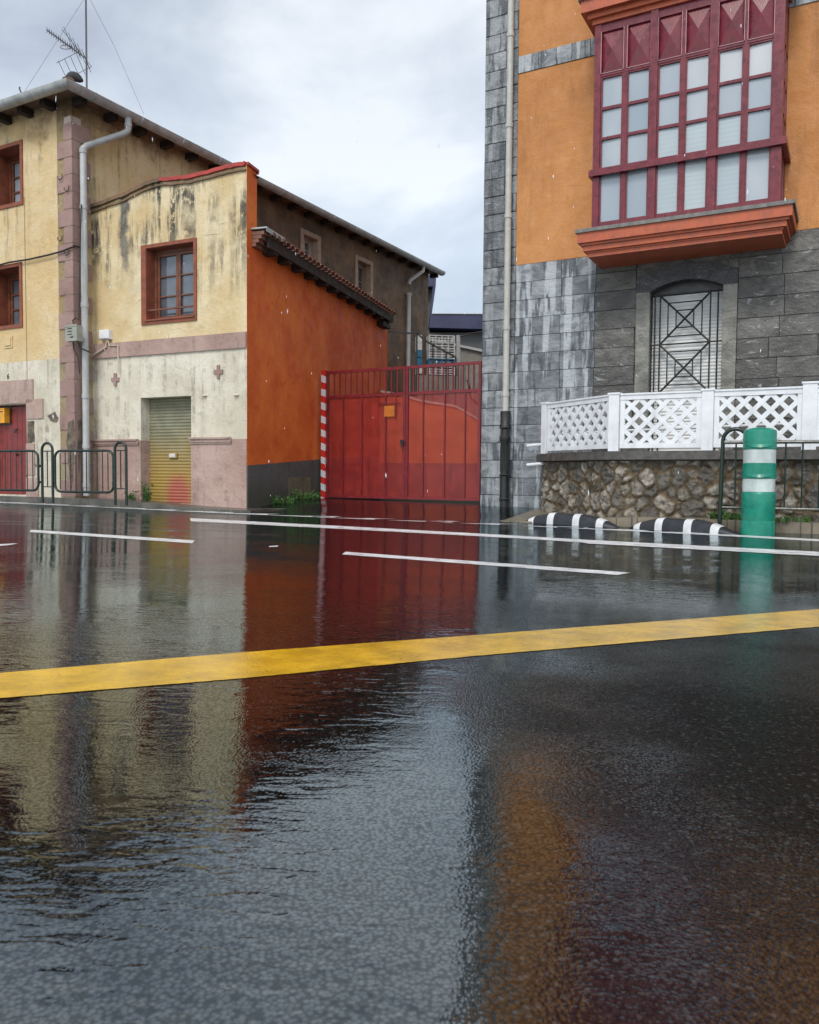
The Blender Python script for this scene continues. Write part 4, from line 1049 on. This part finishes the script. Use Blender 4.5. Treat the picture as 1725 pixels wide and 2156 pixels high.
m.build('window_grille', IRON, wdw, FE)
# downpipe on stone building
xp = FE.at(1067,700,-.09)[0]
dp = MB().tube([(xp,-.09,HT),(xp,-.09,FE.at(1064,866,-.09)[1])],.046,12)
for Y in (75,265,455,690,830): zz = FE.at(1070,Y,-.09)[1]; dp.tube([(xp,-.09,zz-.03),(xp,-.09,zz+.03)],.055,12)
dp.build('drainpipe', paint('cream_grey_pipe',(.46,.455,.42),.4,.12,dirt=(.25,.24,.2)), bld, FE, smooth=True)
zt1 = FE.at(1064,866,-.09)[1]; zt2 = -.1
P = [(.062,zt2),(.066,zt2+.1),(.085,zt2+.12),(.066,zt2+.14),(.068,zt2+.45),(.085,zt2+.47),(.064,zt2+.49),(.064,zt2+.95),(.078,zt2+.97),(.078,zt2+1.03),(.06,zt2+1.05),(.06,zt1-.26),(.085,zt1-.24),(.085,zt1-.2),(.072,zt1-.18),(.075,zt1)]
m = MB().lathe(P,(xp,-.09,0),20)
for i in range(10):
    a = math.pi*(1+i/9); m.tube([(xp+.066*math.cos(a),-.09+.066*math.sin(a),zt2+.52),(xp+.066*math.cos(a),-.09+.066*math.sin(a),zt2+.9)],.007,5)
m.build('iron_pipe_foot', IRON, bld, FE, smooth=True, label='black ribbed cast iron foot of the drainpipe')
# ------------------------------------------------------------------ bay window
BO = -.62
def bp(zx,zy,d=BO): return FE.at(1010.8+.4141*zx, .4141*zy, d)
bx0, bx1 = bp(575,800)[0], bp(1535,700)[0]
ztr_ = (bp(700,870)[1]+bp(1400,745)[1])/2           # transom centre
zsl = (bp(560,1185)[1]+bp(1530,1035)[1])/2          # sill top
zpt = (bp(622,390)[1]+bp(1484,207)[1])/2            # pane top
zpb = (bp(610,852)[1]+bp(1475,712)[1])/2            # upper pane bottom
zlt = (bp(600,890)[1]+bp(1480,740)[1])/2; zlb = (bp(595,1133)[1]+bp(1475,1000)[1])/2
zdt = (bp(620,160)[1]+bp(1130,35)[1])/2; zdb = (bp(612,365)[1]+bp(1480,186)[1])/2
cols = [(622,720,450),(755,857,430),(912,1015,400),(1053,1160,370),(1220,1333,320),(1370,1484,290)]
C_ = [(bp(a,y_)[0],bp(b_,y_)[0]) for a,b_,y_ in cols]
bay = thing('bay', 'burgundy glazed bay', 'bay', FE); 
del bay['category']; del bay['label']; bay.name = 'bay_window'
bay.parent = bld; bay.matrix_basis = Matrix.Identity(4); WM[bay.name] = FE.M.copy(); bay['label'] = 'burgundy framed bay window with six columns of panes'
m = MB(); yf, yb_ = BO, BO+.06
mains = [bx0, (C_[1][1]+C_[2][0])/2, (C_[3][1]+C_[4][0])/2, bx1]
fx = []
def vb(a,b,z0,z1,y0,y1): m.box(a,b,y0,y1,z0,z1)
# vertical members between pane columns
vb(bx0,C_[0][0]-.02,zsl,zdt+.12,yf-.01,yb_); vb(C_[5][1]+.02,bx1,zsl,zdt+.12,yf-.01,yb_)
for i in (1,3): vb(C_[i][1]+.02,C_[i+1][0]-.02,zsl,zdt+.12,yf-.02,yb_)
for i in (0,2,4): vb(C_[i][1]+.015,C_[i+1][0]-.015,zsl,zdt+.1,yf+.005,yb_)
m.box(bx0,bx1,yf+.004,yb_-.002,zsl,zlb-.02); m.box(bx0,bx1,yf+.004,yb_-.002,zpt+.02,zdb-.012); m.box(bx0,bx1,yf+.004,yb_-.002,zdt+.0,zdt+.1)
m.box(bx0,bx1,yf+.004,yb_-.002,zlt+.01,zpb-.01)
bf = m.build('bay_frame', BURG, bay, FE)
m = MB().box(bx0-.04,bx1+.06,yf-.06,yf-.021,ztr_-.035,ztr_+.035); m.box(bx0-.04,bx0-.001,yf-.021,.0,ztr_-.035,ztr_+.035); m.box(bx1+.001,bx1+.06,yf-.021,.0,ztr_-.035,ztr_+.035); m.box(bx0-.03,bx1+.05,yf-.045,yf-.0215,ztr_+.036,ztr_+.055)
m.build('transom_rail', BURG, bay, FE)
sash = MB(); paA = MB(); paB = MB(); W1 = MB()
rows_ = 3; rh = (zpt-zpb)/rows_
for i,(a,b) in enumerate(C_):
    g = .018
    for (z0,z1) in ((zpb,zpt),(zlb,zlt)):
        a2, b2 = (a-.02,b+.02)
        sash.box(a2,a,yf+.012,yb_-.004,z0-.02,z1+.02); sash.box(b,b2,yf+.012,yb_-.004,z0-.02,z1+.02); sash.box(a,b,yf+.012,yb_-.004,z0-.02,z0); sash.box(a,b,yf+.012,yb_-.004,z1,z1+.02)
    for r_ in (1,2): zz = zpb+rh*r_; sash.box(a,b,yf+.012,yb_-.004,zz-g,zz+g)
sash.build('glazing_bars', BURG, bay, FE)
for i,(a,b) in enumerate(C_):
    for (z0,z1,low) in [(zpb+rh*r_+(.018 if r_ else 0),zpb+rh*(r_+1)-(.018 if r_<2 else 0),r_) for r_ in range(3)]+[(zlb,zlt,-1)]:
        bl = i in (2,3,4) and low in (-1,0)
        aa = random.uniform(-.006,.006); M_ = MB(); yy = yf+.04
        M_.quad((a,yy+aa,z0),(b,yy-aa,z0),(b,yy-aa+random.uniform(-.002,.002),z1),(a,yy+aa,z1)); 
        M_.build('pane', PANE_B if bl else PANE_A, bay, FE)
# blue-green inner edges, side faces
for xs_ in (bx0,bx1):
    sgn = 1 if xs_ == bx1 else -1
    m = MB(); xa, xb = (xs_-.03,xs_) if sgn > 0 else (xs_,xs_+.03)
    for y0_,y1_ in ((yb_,yb_+.05),(-.06,.0),(-.34,-.30)): m.box(xa,xb,y0_,y1_,zsl,zdt+.1)
    for zz in (zsl+.03,ztr_,zpb+rh,zpb+2*rh,zpt+.04,zdt): m.box(xa+.002,xb-.002,yb_,.0,zz-.03,zz+.03)
    m.build('side_frame', BURG, bay, FE)
    MB().box(xs_-.018,xs_-.012,yb_+.01,-.01,zsl+.03,zpt).build('pane', PANE_A, bay, FE); MB().box(xs_-.02,xs_-.008,yb_+.01,-.01,zpt+.04,zdt+.05).build('side_panel', BURG, bay, FE)
# diamond pointed panels
m = MB()
for a,b in C_:
    a2,b2 = a-.015,b+.015; cx_,cz_ = (a2+b2)/2,zdt-(zdt-zdb)*.10
    y0_ = yf+.03
    # folded panel : ridge point high, fluted down both sides
    TL,TR,BL,BR = (a2,y0_,zdt),(b2,y0_,zdt),(a2,y0_,zdb),(b2,y0_,zdb); mid = (cx_,y0_-.05,(zdt+zdb)/2)
    m.quad(TL,TR,mid); m.quad(TR,BR,mid); m.quad(BR,BL,mid); m.quad(BL,TL,mid)
m.build('diamond_panels', BURG, bay, FE)
TRIML = paint('worn_panel_edge',(.50,.30,.32),.5,.2); m = MB()
for a,b in C_:
    a2,b2 = a-.017,b+.017
    m.box(a2-.006,a2,yf-.012,yf+.01,zdb,zdt); m.box(b2,b2+.006,yf-.012,yf+.01,zdb,zdt); m.box(a2,b2,yf-.006,yf+.01,zdb-.006,zdb)
m.build('panel_beading', TRIML, bay, FE)
# corbelled base and cornice
def ledge(z0, z1, out_, mt, name, lbl=None):
    m = MB(); m.box(bx0-out_,bx1+out_,BO-out_,.0,z0,z1,0); return m.build(name, mt, bay, FE, label=lbl)
bz = zsl
ledge(bz-.045,bz,.17,GREYST,'stone_sill')
ledge(bz-.17,bz-.045,.145,TERRA,'corbel_moulding'); ledge(bz-.20,bz-.17,.11,TERRA,'corbel_moulding'); ledge(bz-.265,bz-.20,.085,TERRA,'corbel_moulding'); ledge(bz-.285,bz-.265,.05,TERRA,'corbel_moulding'); ledge(bz-.335,bz-.285,.035,TERRA,'corbel_moulding')
cz = zdt+.10
ledge(cz,cz+.06,.03,TERRA,'cornice_moulding'); ledge(cz+.06,cz+.12,.08,TERRA,'cornice_moulding'); ledge(cz+.12,cz+.27,.15,TERRA,'cornice_moulding'); ledge(cz+.27,cz+.31,.18,GREYST,'cornice_slab')
MB().box(bx0,bx1,yf,.0,cz+.31,cz+2.2).build('upper_bay', BURG, bay, FE)
m = MB().box(bx0+.03,bx1-.03,yb_+.12,-.0,zsl,cz); m.build('inner_curtain', PANE_A, bay, FE)
# ------------------------------------------------------------------ stone garden wall with lattice
def pw(X,d,Y=1000): r = ray(X,Y); t = d/r.y; p = Vector((0,0,CAMZ))+r*t; return Vector((p.x,p.y))
P0, P1 = pw(1149,10.9), pw(1293,9.6)
P2 = P1+KU*1.25*1.0; 
def alongX(P, X):                         # point on line P + KU*t seen at pixel X
    c_ = (X-CX)/FP; t = (c_*P.y-P.x)/(KU.x-c_*KU.y); return P+KU*t
P2 = alongX(P1,1487); P3 = alongX(P1,1700); P4 = P3+(P3-P2)
Pm1 = P0+Vector((.18,1.5)); 
plan = [Pm1,P0,P0.lerp(P1,.5)+Vector((-.02,-.03)),P1,P2,P3,P4,P4+KU*2]
ztop = .66
def offs(P, o):
    out_ = []
    for i,p in enumerate(P):
        a = P[max(i-1,0)]; b = P[min(i+1,len(P)-1)]; t = (b-a).normalized(); nrm = Vector((t.y,-t.x))
        out_.append(p+nrm*o)
    return out_
# rubble face : grid displaced by irregular stones
import bisect
seg = [0]; 
for a,b in zip(plan[:-1],plan[1:]): seg.append(seg[-1]+(b-a).length)
def onplan(s):
    i = min(max(bisect.bisect_right(seg,s)-1,0),len(plan)-2); f = (s-seg[i])/(seg[i+1]-seg[i]); p = plan[i].lerp(plan[i+1],f)
    # smooth normals near the bends
    def nn(j): 
        j = max(0,min(len(plan)-2,j)); t = (plan[j+1]-plan[j]).normalized(); return Vector((t.y,-t.x))
    w = .22; n0 = nn(i)
    if f*(seg[i+1]-seg[i]) < w: n0 = (n0*(.5+.5*f*(seg[i+1]-seg[i])/w)+nn(i-1)*(.5-.5*f*(seg[i+1]-seg[i])/w)).normalized()
    e_ = (1-f)*(seg[i+1]-seg[i])
    if e_ < w: n0 = (n0*(.5+.5*e_/w)+nn(i+1)*(.5-.5*e_/w)).normalized()
    return p, n0
rs = random.Random(3); sites = []
cell = .17; NX = int(seg[-1]/cell)+2; NZ = 8
for i in range(NX):
    for j in range(NZ): sites.append(((i+rs.uniform(.1,.9)+(j%2)*.4)*cell, -.35+(j+rs.uniform(.1,.9))*cell*.95, rs.uniform(0,1), rs.uniform(-1.2,3.0)))
grid = {}
for s_ in sites: grid.setdefault((int(s_[0]/cell),int((s_[1]+.5)/cell)),[]).append(s_)
from mathutils import noise as mnoise
def stone(x,z):
    x += .03*mnoise.noise(Vector((x*9,z*9,1.3))); z += .03*mnoise.noise(Vector((x*9,z*9,7.3)))
    best = []; ci, cj = int(x/cell), int((z+.5)/cell)
    for i in (-2,-1,0,1,2):
        for j in (-2,-1,0,1,2):
            for s_ in grid.get((ci+i,cj+j),[]):
                best.append((math.hypot(x-s_[0],(z-s_[1])*.85)-.018*s_[3],s_[2]))
    best.sort(); 
    return best[1][0]-best[0][0], best[0][1]
m = MB(); dxs = .016; nxs = int(seg[-1]/dxs); zs2 = [-.33+.0165*i for i in range(int((ztop-.10+.33)/.0165)+1)]; attr = []
for i in range(nxs+1):
    p, nn_ = onplan(i*dxs)
    for z in zs2:
        e, rn = stone(i*dxs,z); h = sm((e-.012)/.035); n3 = mnoise.fractal(Vector((i*dxs*16,z*16,rn*20)),.9,2.0,4)
        d = h*(.016+.014*rn)+h*n3*.024 + .005*n3
        q = p+nn_*d; m.v.append((q.x,q.y,z)); attr.append((h,rn,.5+.5*n3,1))
nz2 = len(zs2)
for i in range(nxs):
    for j in range(nz2-1): a = i*nz2+j; m.f.append((a,a+nz2,a+nz2+1,a+1))
k = NT('rubble_stone'); at_ = k.n('ShaderNodeAttribute'); at_.attribute_name = 'stone'; sc_ = k.n('ShaderNodeSeparateColor'); k.l(at_.outputs['Color'], sc_.inputs[0])
nA = k.noise(14,8,.7); nB = k.noise(50,5,.7)
cst = k.mix(k.rng(sc_.outputs[1],.1,.9), (.11,.10,.085), (.37,.335,.28)); cst = k.mix(k.rng(nA,.38,.6,.75,0), cst, (.055,.048,.04)); cst = k.mix(k.rng(nB,.58,.7,0,.6), cst, (.42,.40,.36))
cst = k.mix(k.rng(k.noise(4,4,.6,k.vec(loc=(3,3,3))),.64,.72,0,.6), cst, (.28,.14,.04))
cmo = k.mix(k.rng(nA,.35,.65),(.045,.032,.016),(.15,.10,.045))
cmo = k.mix(k.rng(k.noise(3,5,.6),.5,.65,0,.6), cmo, (.018,.02,.012))
k.fin(k.mix(sc_.outputs[0], cmo, cst), .6, k.bump(k.math('ADD',nA,k.math('MULTIPLY',nB,.4)),.025))
gw_ = thing('garden_wall', 'low rubble stone wall under the white lattice fence', 'wall', None, (P1.x,P1.y,-.1))
o = m.build('rubble_face', k.m, gw_, smooth=True)
ca = o.data.color_attributes.new('stone','FLOAT_COLOR','POINT')
for i, c in enumerate(attr): ca.data[i].color = c
COPG = paint('dark_wet_coping',(.085,.08,.072),.4,.45,scale=14,dirt=(.02,.02,.018),bumpd=.006)
def ribbon(m, P, o0, o1, z0, z1):
    A = offs(P,o0); B = offs(P,o1); n = len(P); b = len(m.v)
    for a_,b_ in zip(A,B): m.v += [(a_.x,a_.y,z0),(a_.x,a_.y,z1),(b_.x,b_.y,z1),(b_.x,b_.y,z0)]
    for i in range(n-1):
        for j in range(4): m.f.append((b+i*4+j,b+i*4+(j+1)%4,b+(i+1)*4+(j+1)%4,b+(i+1)*4+j))
    m.f.append((b,b+1,b+2,b+3)); e = b+(n-1)*4; m.f.append((e+3,e+2,e+1,e))
def finep(P, n=10):
    o = []
    for a,b in zip(P[:-1],P[1:]):
        for i in range(n): o.append(a.lerp(b,i/n))
    o.append(P[-1]); return o
def smoothp(P, it=6):
    P = finep(P,8)
    for _ in range(it): P = [P[0]]+[(P[i-1]+P[i]*2+P[i+1])/4 for i in range(1,len(P)-1)]+[P[-1]]
    return P
m = MB(); ribbon(m, smoothp(plan), .10, -.32, ztop-.10, ztop); m.build('coping', COPG, gw_)
m = MB(); ribbon(m, plan, -.02, -.30, -.4, ztop-.1); m.build('core', COPG, gw_)
# lattice fence
lat = thing('lattice_fence', 'white lattice fence of moulded panels on the stone garden wall', 'fence', None, (P1.x,P1.y,ztop))
def lattice(A, B, pw_=.62, pitch=.178, sw=.050, lbl=None, hsc=1.0):
    d = B-A; L = d.length; ang = math.atan2(-d.y,d.x); fr = Frame((A.x,A.y,ztop), ang)
    m = MB(); z0,z1 = .035,.655; x0,x1 = .065,L-.065; fwd = .055
    m.box(x0,x1,-.025,.025,z0,z0+fwd,0); m.box(x0,x1,-.03,.03,z1-fwd,z1,0); m.box(x0,x0+fwd,-.024,.024,z0+fwd,z1-fwd); m.box(x1-fwd,x1,-.024,.024,z0+fwd,z1-fwd)
    m.box(x0-.01,x1+.01,-.042,.042,z1,z1+.02)
    a,b,c,e = x0+fwd-.01,x1-fwd+.01,z0+fwd-.01,z1-fwd+.01
    for sg in (1,-1):
        for i in range(-10,40):
            # line z = sg*(x - xs) + c
            xs_ = a+i*pitch - (0 if sg > 0 else 0)
            pts_ = []
            for t in (0,1):
                pass
            if sg > 0: p = (xs_,c); q = (xs_+(e-c),e)
            else: p = (xs_,e); q = (xs_+(e-c),c)
            def clip(p,q):
                (px_,pz_),(qx,qz) = p,q
                if qx <= a or px_ >= b: return None
                t0,t1 = 0.0,1.0
                if px_ < a: t0 = (a-px_)/(qx-px_)
                if qx > b: t1 = (b-px_)/(qx-px_)
                return (px_+(qx-px_)*t0,pz_+(qz-pz_)*t0),(px_+(qx-px_)*t1,pz_+(qz-pz_)*t1)
            r_ = clip(p,q)
            if r_ and abs(r_[0][0]-r_[1][0]) > .02: m.bar(r_[0],r_[1],sw,(-.020-.001*sg,.020-.001*sg))
    m.build('lattice_panel', WHITEP, lat, fr, label=lbl)
    return fr
def fpost(P, ang, wdt=.062, h=.668):
    fr = Frame((P.x,P.y,ztop), ang); MB().box(-wdt,wdt,-.05,.05,-.0,h).box(-wdt-.012,wdt+.012,-.06,.06,h,h+.02).build('fence_post', WHITEP, lat, fr)
aa = math.atan2(-(P1-P0).y,(P1-P0).x)
lattice(P0,P1); lattice(P1,P2); lattice(P2,P3); lattice(P3,P4); lattice(P4,P4+KU*1.1)
fpost(P0,aa,.05); fpost(P1,A0+.1); fpost(P2,A0); fpost(P3,A0,.07,.70); fpost(P4,A0)
fr = Frame((P0.x,P0.y,ztop), math.atan2(-(P0-Pm1).y,(P0-Pm1).x)); 
# rail behind the fence and hand rail stubs
m = MB(); q0, q1 = P0+Vector((.3,.45)), P3+Vector((.3,.45))
for zz in (.12,.30): m.tube([(q0.x,q0.y,ztop+zz),(q1.x,q1.y,ztop+zz+.02)],.018,8)
m.build('back_rail', WHITEP, lat, smooth=True)
m = MB()
for Y in (938,978):
    a = pw(1110,11.15); b = pw(1146,11.0); za = CAMZ+(1001-Y)/FP*11.15; m.tube([(a.x,a.y,za),(b.x,b.y,za+.02)],.022,8)
o = m.build('handrail', WHITEP, smooth=True); o['label'] = 'short white handrail tubes between drainpipe and stone wall'; o['category'] = 'handrail'
# ------------------------------------------------------------------ dark green railings
def hoop(parent, fr, x0, x1, zb, ztp, r=.021, bar=True, z_lo=.2, z_hi=None):
    rad = (x1-x0)/2; m = MB(); P = [(x0,0,zb-.05),(x0,0,ztp-rad)]
    for i in range(1,12): a = math.pi*(1-i/12); P.append(((x0+x1)/2+rad*math.cos(a),0,ztp-rad+rad*math.sin(a)))
    P += [(x1,0,ztp-rad),(x1,0,zb-.05)]; m.tube(P,r,10)
    hp = m.build('hoop_post', GREEN, parent, fr, smooth=True)
    if bar:
        z_hi = ztp-rad-.02
        m = MB().tube([(x0,0,z_hi),(x1,0,z_hi)],.009,6).tube([(x0,0,zb+z_lo),(x1,0,zb+z_lo)],.009,6).tube([((x0+x1)/2,0,z_hi),((x0+x1)/2,0,zb+z_lo)],.009,6); m.build('infill', GREEN, hp, fr)
def panel(parent, fr, x0, x1, z0, z1, n, rc=.11, r=.019):
    P = []
    for (cx_,cz_,a0) in ((x1-rc,z1-rc,0),(x0+rc,z1-rc,90),(x0+rc,z0+rc,180),(x1-rc,z0+rc,270)):
        for i in range(6): a = R(a0+i*18); P.append((cx_+rc*math.cos(a),0,cz_+rc*math.sin(a)))
    pn = MB().tube(P,r,10,closed=True).build('panel_frame', GREEN, parent, fr, smooth=True)
    m = MB()
    for i in range(1,n): x = x0+(x1-x0)*i/n; m.tube([(x,0,z0+(.02 if rc < x-x0 < x1-x0-rc else .03)),(x,0,z1-(.02 if rc < x-x0 < x1-x0-rc else .03))],.008,6)
    m.build('uprights', GREEN, pn, fr)
h1 = pw(98,12.55); h2 = pw(255,12.05)
FRL = Frame((h1.x,h1.y), math.atan2(-(h2-h1).y,(h2-h1).x))
rl = thing('street_railing', 'dark green railing with rounded panels on the pavement by the cream house', 'railing', FRL)
def rx(X,Y=1000): return FRL.at(X,Y)[0]
zb = FRL.at(98,1052)[1]; zb2 = FRL.at(255,1057)[1]
hoop(rl,FRL,rx(89),rx(111),zb,FRL.at(98,933)[1]); hoop(rl,FRL,rx(242.5),rx(266),zb2,FRL.at(257,931)[1])
zp0,zp1 = FRL.at(180,1036)[1],FRL.at(180,949)[1]
panel(rl,FRL,rx(116),rx(239),zp0,zp1,11); panel(rl,FRL,rx(-45),rx(81),zp0+.01,zp1+.0,11)
hoop(rl,FRL,rx(-72),rx(-50),zb,FRL.at(98,933)[1])
m = MB()
for X,Y in ((84,981),(84,1015),(113,981),(113,1015),(240.5,983),(240.5,1018)):
    a,z = FRL.at(X,Y); m.tube([(a-.035,0,z),(a+.035,0,z)],.012,8); m.tube([(a-.008,0,z),(a+.008,0,z)],.02,8)
m.build('clamp', GREEN, rl, FRL)
# right railing
g1 = pw(1519,8.55); g2 = alongX(g1,1900)
FRR = Frame((g1.x,g1.y), A0*.8)
rr2 = thing('street_railing', 'dark green railing in front of the stone wall behind the bollard', 'railing', FRR)
def rxx(X,Y=1000): return FRR.at(X,Y)[0]
zr0 = FRR.at(1516,1094)[1]; m = MB(); xa = rxx(1521); rad = .12; ztp = FRR.at(1550,903)[1]
P = [(xa-.012,0,zr0-.05),(xa,0,ztp-rad)]
for i in range(1,12): a = math.pi*(1-i/12); P.append((xa+rad+rad*math.cos(a),0,ztp-rad+rad*math.sin(a)))
P += [(xa+2*rad,0,ztp-rad),(xa+2*rad,0,zr0-.05)]
m.tube(P,.022,10); m.build('hoop_post', GREEN, rr2, FRR, smooth=True)
zh = FRR.at(1600,931)[1]; zl_ = FRR.at(1600,1070)[1]; xe = rxx(1900)
m = MB().tube([(xa,0,zh),(xe,0,zh)],.018,8).tube([(xa,0,zl_),(xe,0,zl_)],.016,8); m.build('rail', GREEN, rr2, FRR, smooth=True)
m = MB(); x = xa+.13
while x < xe: m.tube([(x,0,zl_),(x,0,zh)],.010,6); x += .158
m.build('uprights', GREEN, rr2, FRR)
# ------------------------------------------------------------------ bollard
bc = gnd(1595,1127); zb = terr(bc.x,bc.y); bw = 33/FP*bc.y
bol = thing('bollard', 'green plastic traffic bollard with two white reflective bands', 'bollard', None, (bc.x,bc.y,zb))
def bh(Y): return (1128.5-Y)/FP*bc.y
k = NT('green_plastic'); GRP = k.fin(k.mix(k.rng(k.noise(1,7,.7,k.vec(sc=(16,16,3))),.56,.72,0,.55), k.mix(k.rng(k.noise(9,6,.65),.3,.75),(.003,.17,.115),(.010,.25,.17)), (.02,.06,.05)), k.rng(k.noise(20,4),.3,.7,.22,.4), k.bump(k.noise(26,5),.0025))
H = bh(902)
prof_ = [(bw*1.03,0),(bw*1.04,bh(1122)),(bw*1.03,bh(1100)),(bw*.97,bh(1098)),(bw*.97,bh(1094)),(bw*1.02,bh(1091)),(bw*1.01,bh(1042)),(bw*.985,bh(1038)),(bw*.955,bh(1037)),(bw*.955,bh(1009)),(bw*1.0,bh(1008)),(bw*1.0,bh(978)),(bw*.955,bh(977)),(bw*.955,bh(948)),(bw*1.0,bh(947)),(bw*.995,bh(913)),(bw*.96,bh(908)),(bw*.70,bh(904)),(bw*.3,bh(902)),(0.001,bh(901.5))]
m = MB().lathe(prof_,(bc.x,bc.y,zb),40)
# lens shaped finger grooves : push in the front face
for i,v in enumerate(m.v):
    pass
m.build('body', GRP, bol, smooth=True)
WB = paint('white_reflective_band',(.50,.57,.56),.35,.2,dirt=(.3,.33,.32))
for y0_,y1_ in ((948.5,976.5),(1009.5,1036.5)):
    MB().lathe([(bw*.966,bh(y1_)),(bw*.967,bh((y0_+y1_)/2)),(bw*.966,bh(y0_))],(bc.x,bc.y,zb),40).build('reflective_band', WB, bol, smooth=True)
# moulded lens recesses (dark crescent ledges)
fwdv = Vector((-bc.x,-bc.y)).normalized(); sdv = Vector((-fwdv.y,fwdv.x))
for yc in (941,1003):
    m = MB(); n = 14
    for i in range(n+1):
        a = (i/n*2-1); an = a*R(56); dirv = fwdv*math.cos(an)+sdv*math.sin(an); dz = .022*(1-a*a)
        pr = Vector((bc.x,bc.y))+dirv*(bw*1.012); pi = Vector((bc.x,bc.y))+dirv*(bw*.9)
        z1_ = zb+bh(yc-7)+.0; z0_ = zb+bh(yc)+.012-dz*1.3
        po = Vector((bc.x,bc.y))+dirv*(bw*(1.0+.09*(1-a*a)))
        m.v += [(pr.x,pr.y,z0_+.03),(po.x,po.y,z0_),(pi.x,pi.y,z0_-.012)]
    for i in range(n):
        b = i*3; m.f += [(b,b+1,b+4,b+3),(b+1,b+2,b+5,b+4)]
    m.build('moulded_lip', GRP, bol, smooth=True)
# ------------------------------------------------------------------ rubber lane separators
RUBB = paint('black_rubber',(.022,.024,.030),.38,.35,scale=14,bumpd=.003); RWH = paint('white_rubber_band',(.62,.63,.64),.4,.15)
def separator(XL, YL, XR, YR, label):
    a = gnd(XL,YL); b = gnd(XR,YR); a, b = Vector((a.x,a.y)), Vector((b.x,b.y)); L = (b-a).length; ang = math.atan2(-(b-a).y,(b-a).x)
    za, zb_ = terr(a.x,a.y), terr(b.x,b.y); fr = Frame((a.x,a.y,za-.004), ang); slope = (zb_-za)/L
    th_ = thing('lane_separator', label, 'lane separator', fr, group='striped rubber lane separators')
    W = .20; Hh = .135
    def pt(x, f, off=0):
        e = min(x,L-x); hx = Hh*min(1,math.sin(min(1,e/.5)*math.pi/2)); wx = W*(.25+.75*min(1,math.sin(min(1,e/.22)*math.pi/2)))
        if e < .001: hx = .012; wx = W*.25
        an = math.pi*f; c_, s_ = math.cos(an), math.sin(an)
        yy = W/2 - wx/2*(abs(c_)**.7)*(1 if c_ > 0 else -1); zz = hx*(s_**.75 if s_ > 0 else 0)
        n_ = Vector((0,-(c_),s_)); return (x, yy+n_.y*off, zz+n_.z*off+slope*x)
    def sheet(x0, x1, nx, off=0):
        m = MB(); nf = 14
        for i in range(nx+1):
            x = x0+(x1-x0)*i/nx
            for j in range(nf+1): m.v.append(pt(x,j/nf,off))
        for i in range(nx):
            for j in range(nf): q = i*(nf+1)+j; m.f.append((q,q+1,q+nf+2,q+nf+1))
        return m
    m = sheet(0,L,48); m.build('rubber_body', RUBB, th_, fr, smooth=True)
    for f in (.13,.34,.60,.83):
        sheet(L*f-.045,L*f+.045,4,.004).build('white_band', RWH, th_, fr, smooth=True)
separator(1092,1099,1300,1113, 'left one of the two low black rubber kerbs with white bands')
separator(1312,1112,1548,1126.5, 'right black rubber kerb with white bands, next to the green bollard')
# ------------------------------------------------------------------ weeds
LEAF = paint('weed_leaves',(.05,.12,.018),.5,.5,scale=20)
def weeds(X, Y, d, w_, h_, n, label, zg=None):
    p = pw(X,d); zg = terr(p.x,p.y) if zg is None else zg; m = MB(); r = random.Random(X)
    for i in range(n):
        x = p.x+r.uniform(-w_,w_)/2; y = p.y+r.uniform(-.06,.02); hh = h_*r.uniform(.25,1); an = r.uniform(0,6.28); ln = Vector((math.cos(an)*.4*hh,math.sin(an)*.3*hh-.02,hh))
        s_ = Vector((math.cos(an+1.5),math.sin(an+1.5),0))*r.uniform(.006,.016); a = Vector((x,y,zg-.01)); c = a+ln*.55; t_ = a+ln+Vector((0,0,-.02*r.random()))
        m.quad(a,c+s_,t_,c-s_)
        for q in range(3):
            f = r.uniform(.3,1); c2 = a+ln*f; s2 = Vector((r.uniform(-1,1),r.uniform(-.6,.3),r.uniform(.0,.6))).normalized()*r.uniform(.025,.05); u2 = Vector((-s2.z,0,s2.x))*.35
            m.quad(c2,c2+s2*.5+u2,c2+s2,c2+s2*.5-u2)
    o = m.build('weed_tuft', LEAF); o['label'] = label; o['category'] = 'weeds'
def onf(fr, X, off=-.05): 
    s_, _ = fr.at(X,1000,off); p = fr.W(s_,off,0); return p.y
weeds(583,1060,onf(FD,583,-.08),.5,.14,60,'green weed tuft at the foot of the grey base near the stained annex', .5*(zt(-2.2)+terr(-2.1,12.6))+.02)
weeds(625,1056,onf(FD,625,-.08),.7,.18,90,'larger spread of weeds under the hatch in the grey base')
weeds(309,1050,onf(FC,309,-.06),.10,.32,26,'tall weed growing beside the roller shutter', -.10)
weeds(278,1052,onf(FC,278,-.08),.12,.16,16,'small weed against the mauve wall left of the shutter', -.08)
weeds(1527,1096,8.95,.35,.09,50,'low weeds at the foot of the stone wall left of the bollard', -.10)
weeds(1545,1098,8.8,.3,.06,40,'low weeds right below the green railing beside the bollard', -.10)
weeds(1655,1098,8.45,.5,.06,40,'low weeds at the foot of the stone wall right of the bollard', -.10)
# ------------------------------------------------------------------ rain drops caught in the air
k = NT('rain_water'); DROP = k.fin((.8,.82,.85), .1)
m = MB(); r = random.Random(5)
for i in range(190):
    d = r.uniform(2.0,9.0); X = r.uniform(40,1700); Y = r.uniform(20,1060); rr_ = ray(X,Y); p = Vector((0,0,CAMZ))+rr_*(d/rr_.y)
    L = r.uniform(.006,.020); w_ = .0017*r.uniform(.6,1.2); tl = Vector((r.uniform(-.1,.1)*L,0,L))
    b = len(m.v)
    m.v += [tuple(p+tl*.5),tuple(p-tl*.5)]+[tuple(p+Vector((math.cos(a)*w_,math.sin(a)*w_,0))) for a in (0,1.57,3.14,4.71)]
    for j in range(4): m.f += [(b,b+2+j,b+2+(j+1)%4),(b+1,b+2+(j+1)%4,b+2+j)]
o = m.build('rain', DROP); o['kind'] = 'stuff'; o['label'] = 'fine falling raindrops'
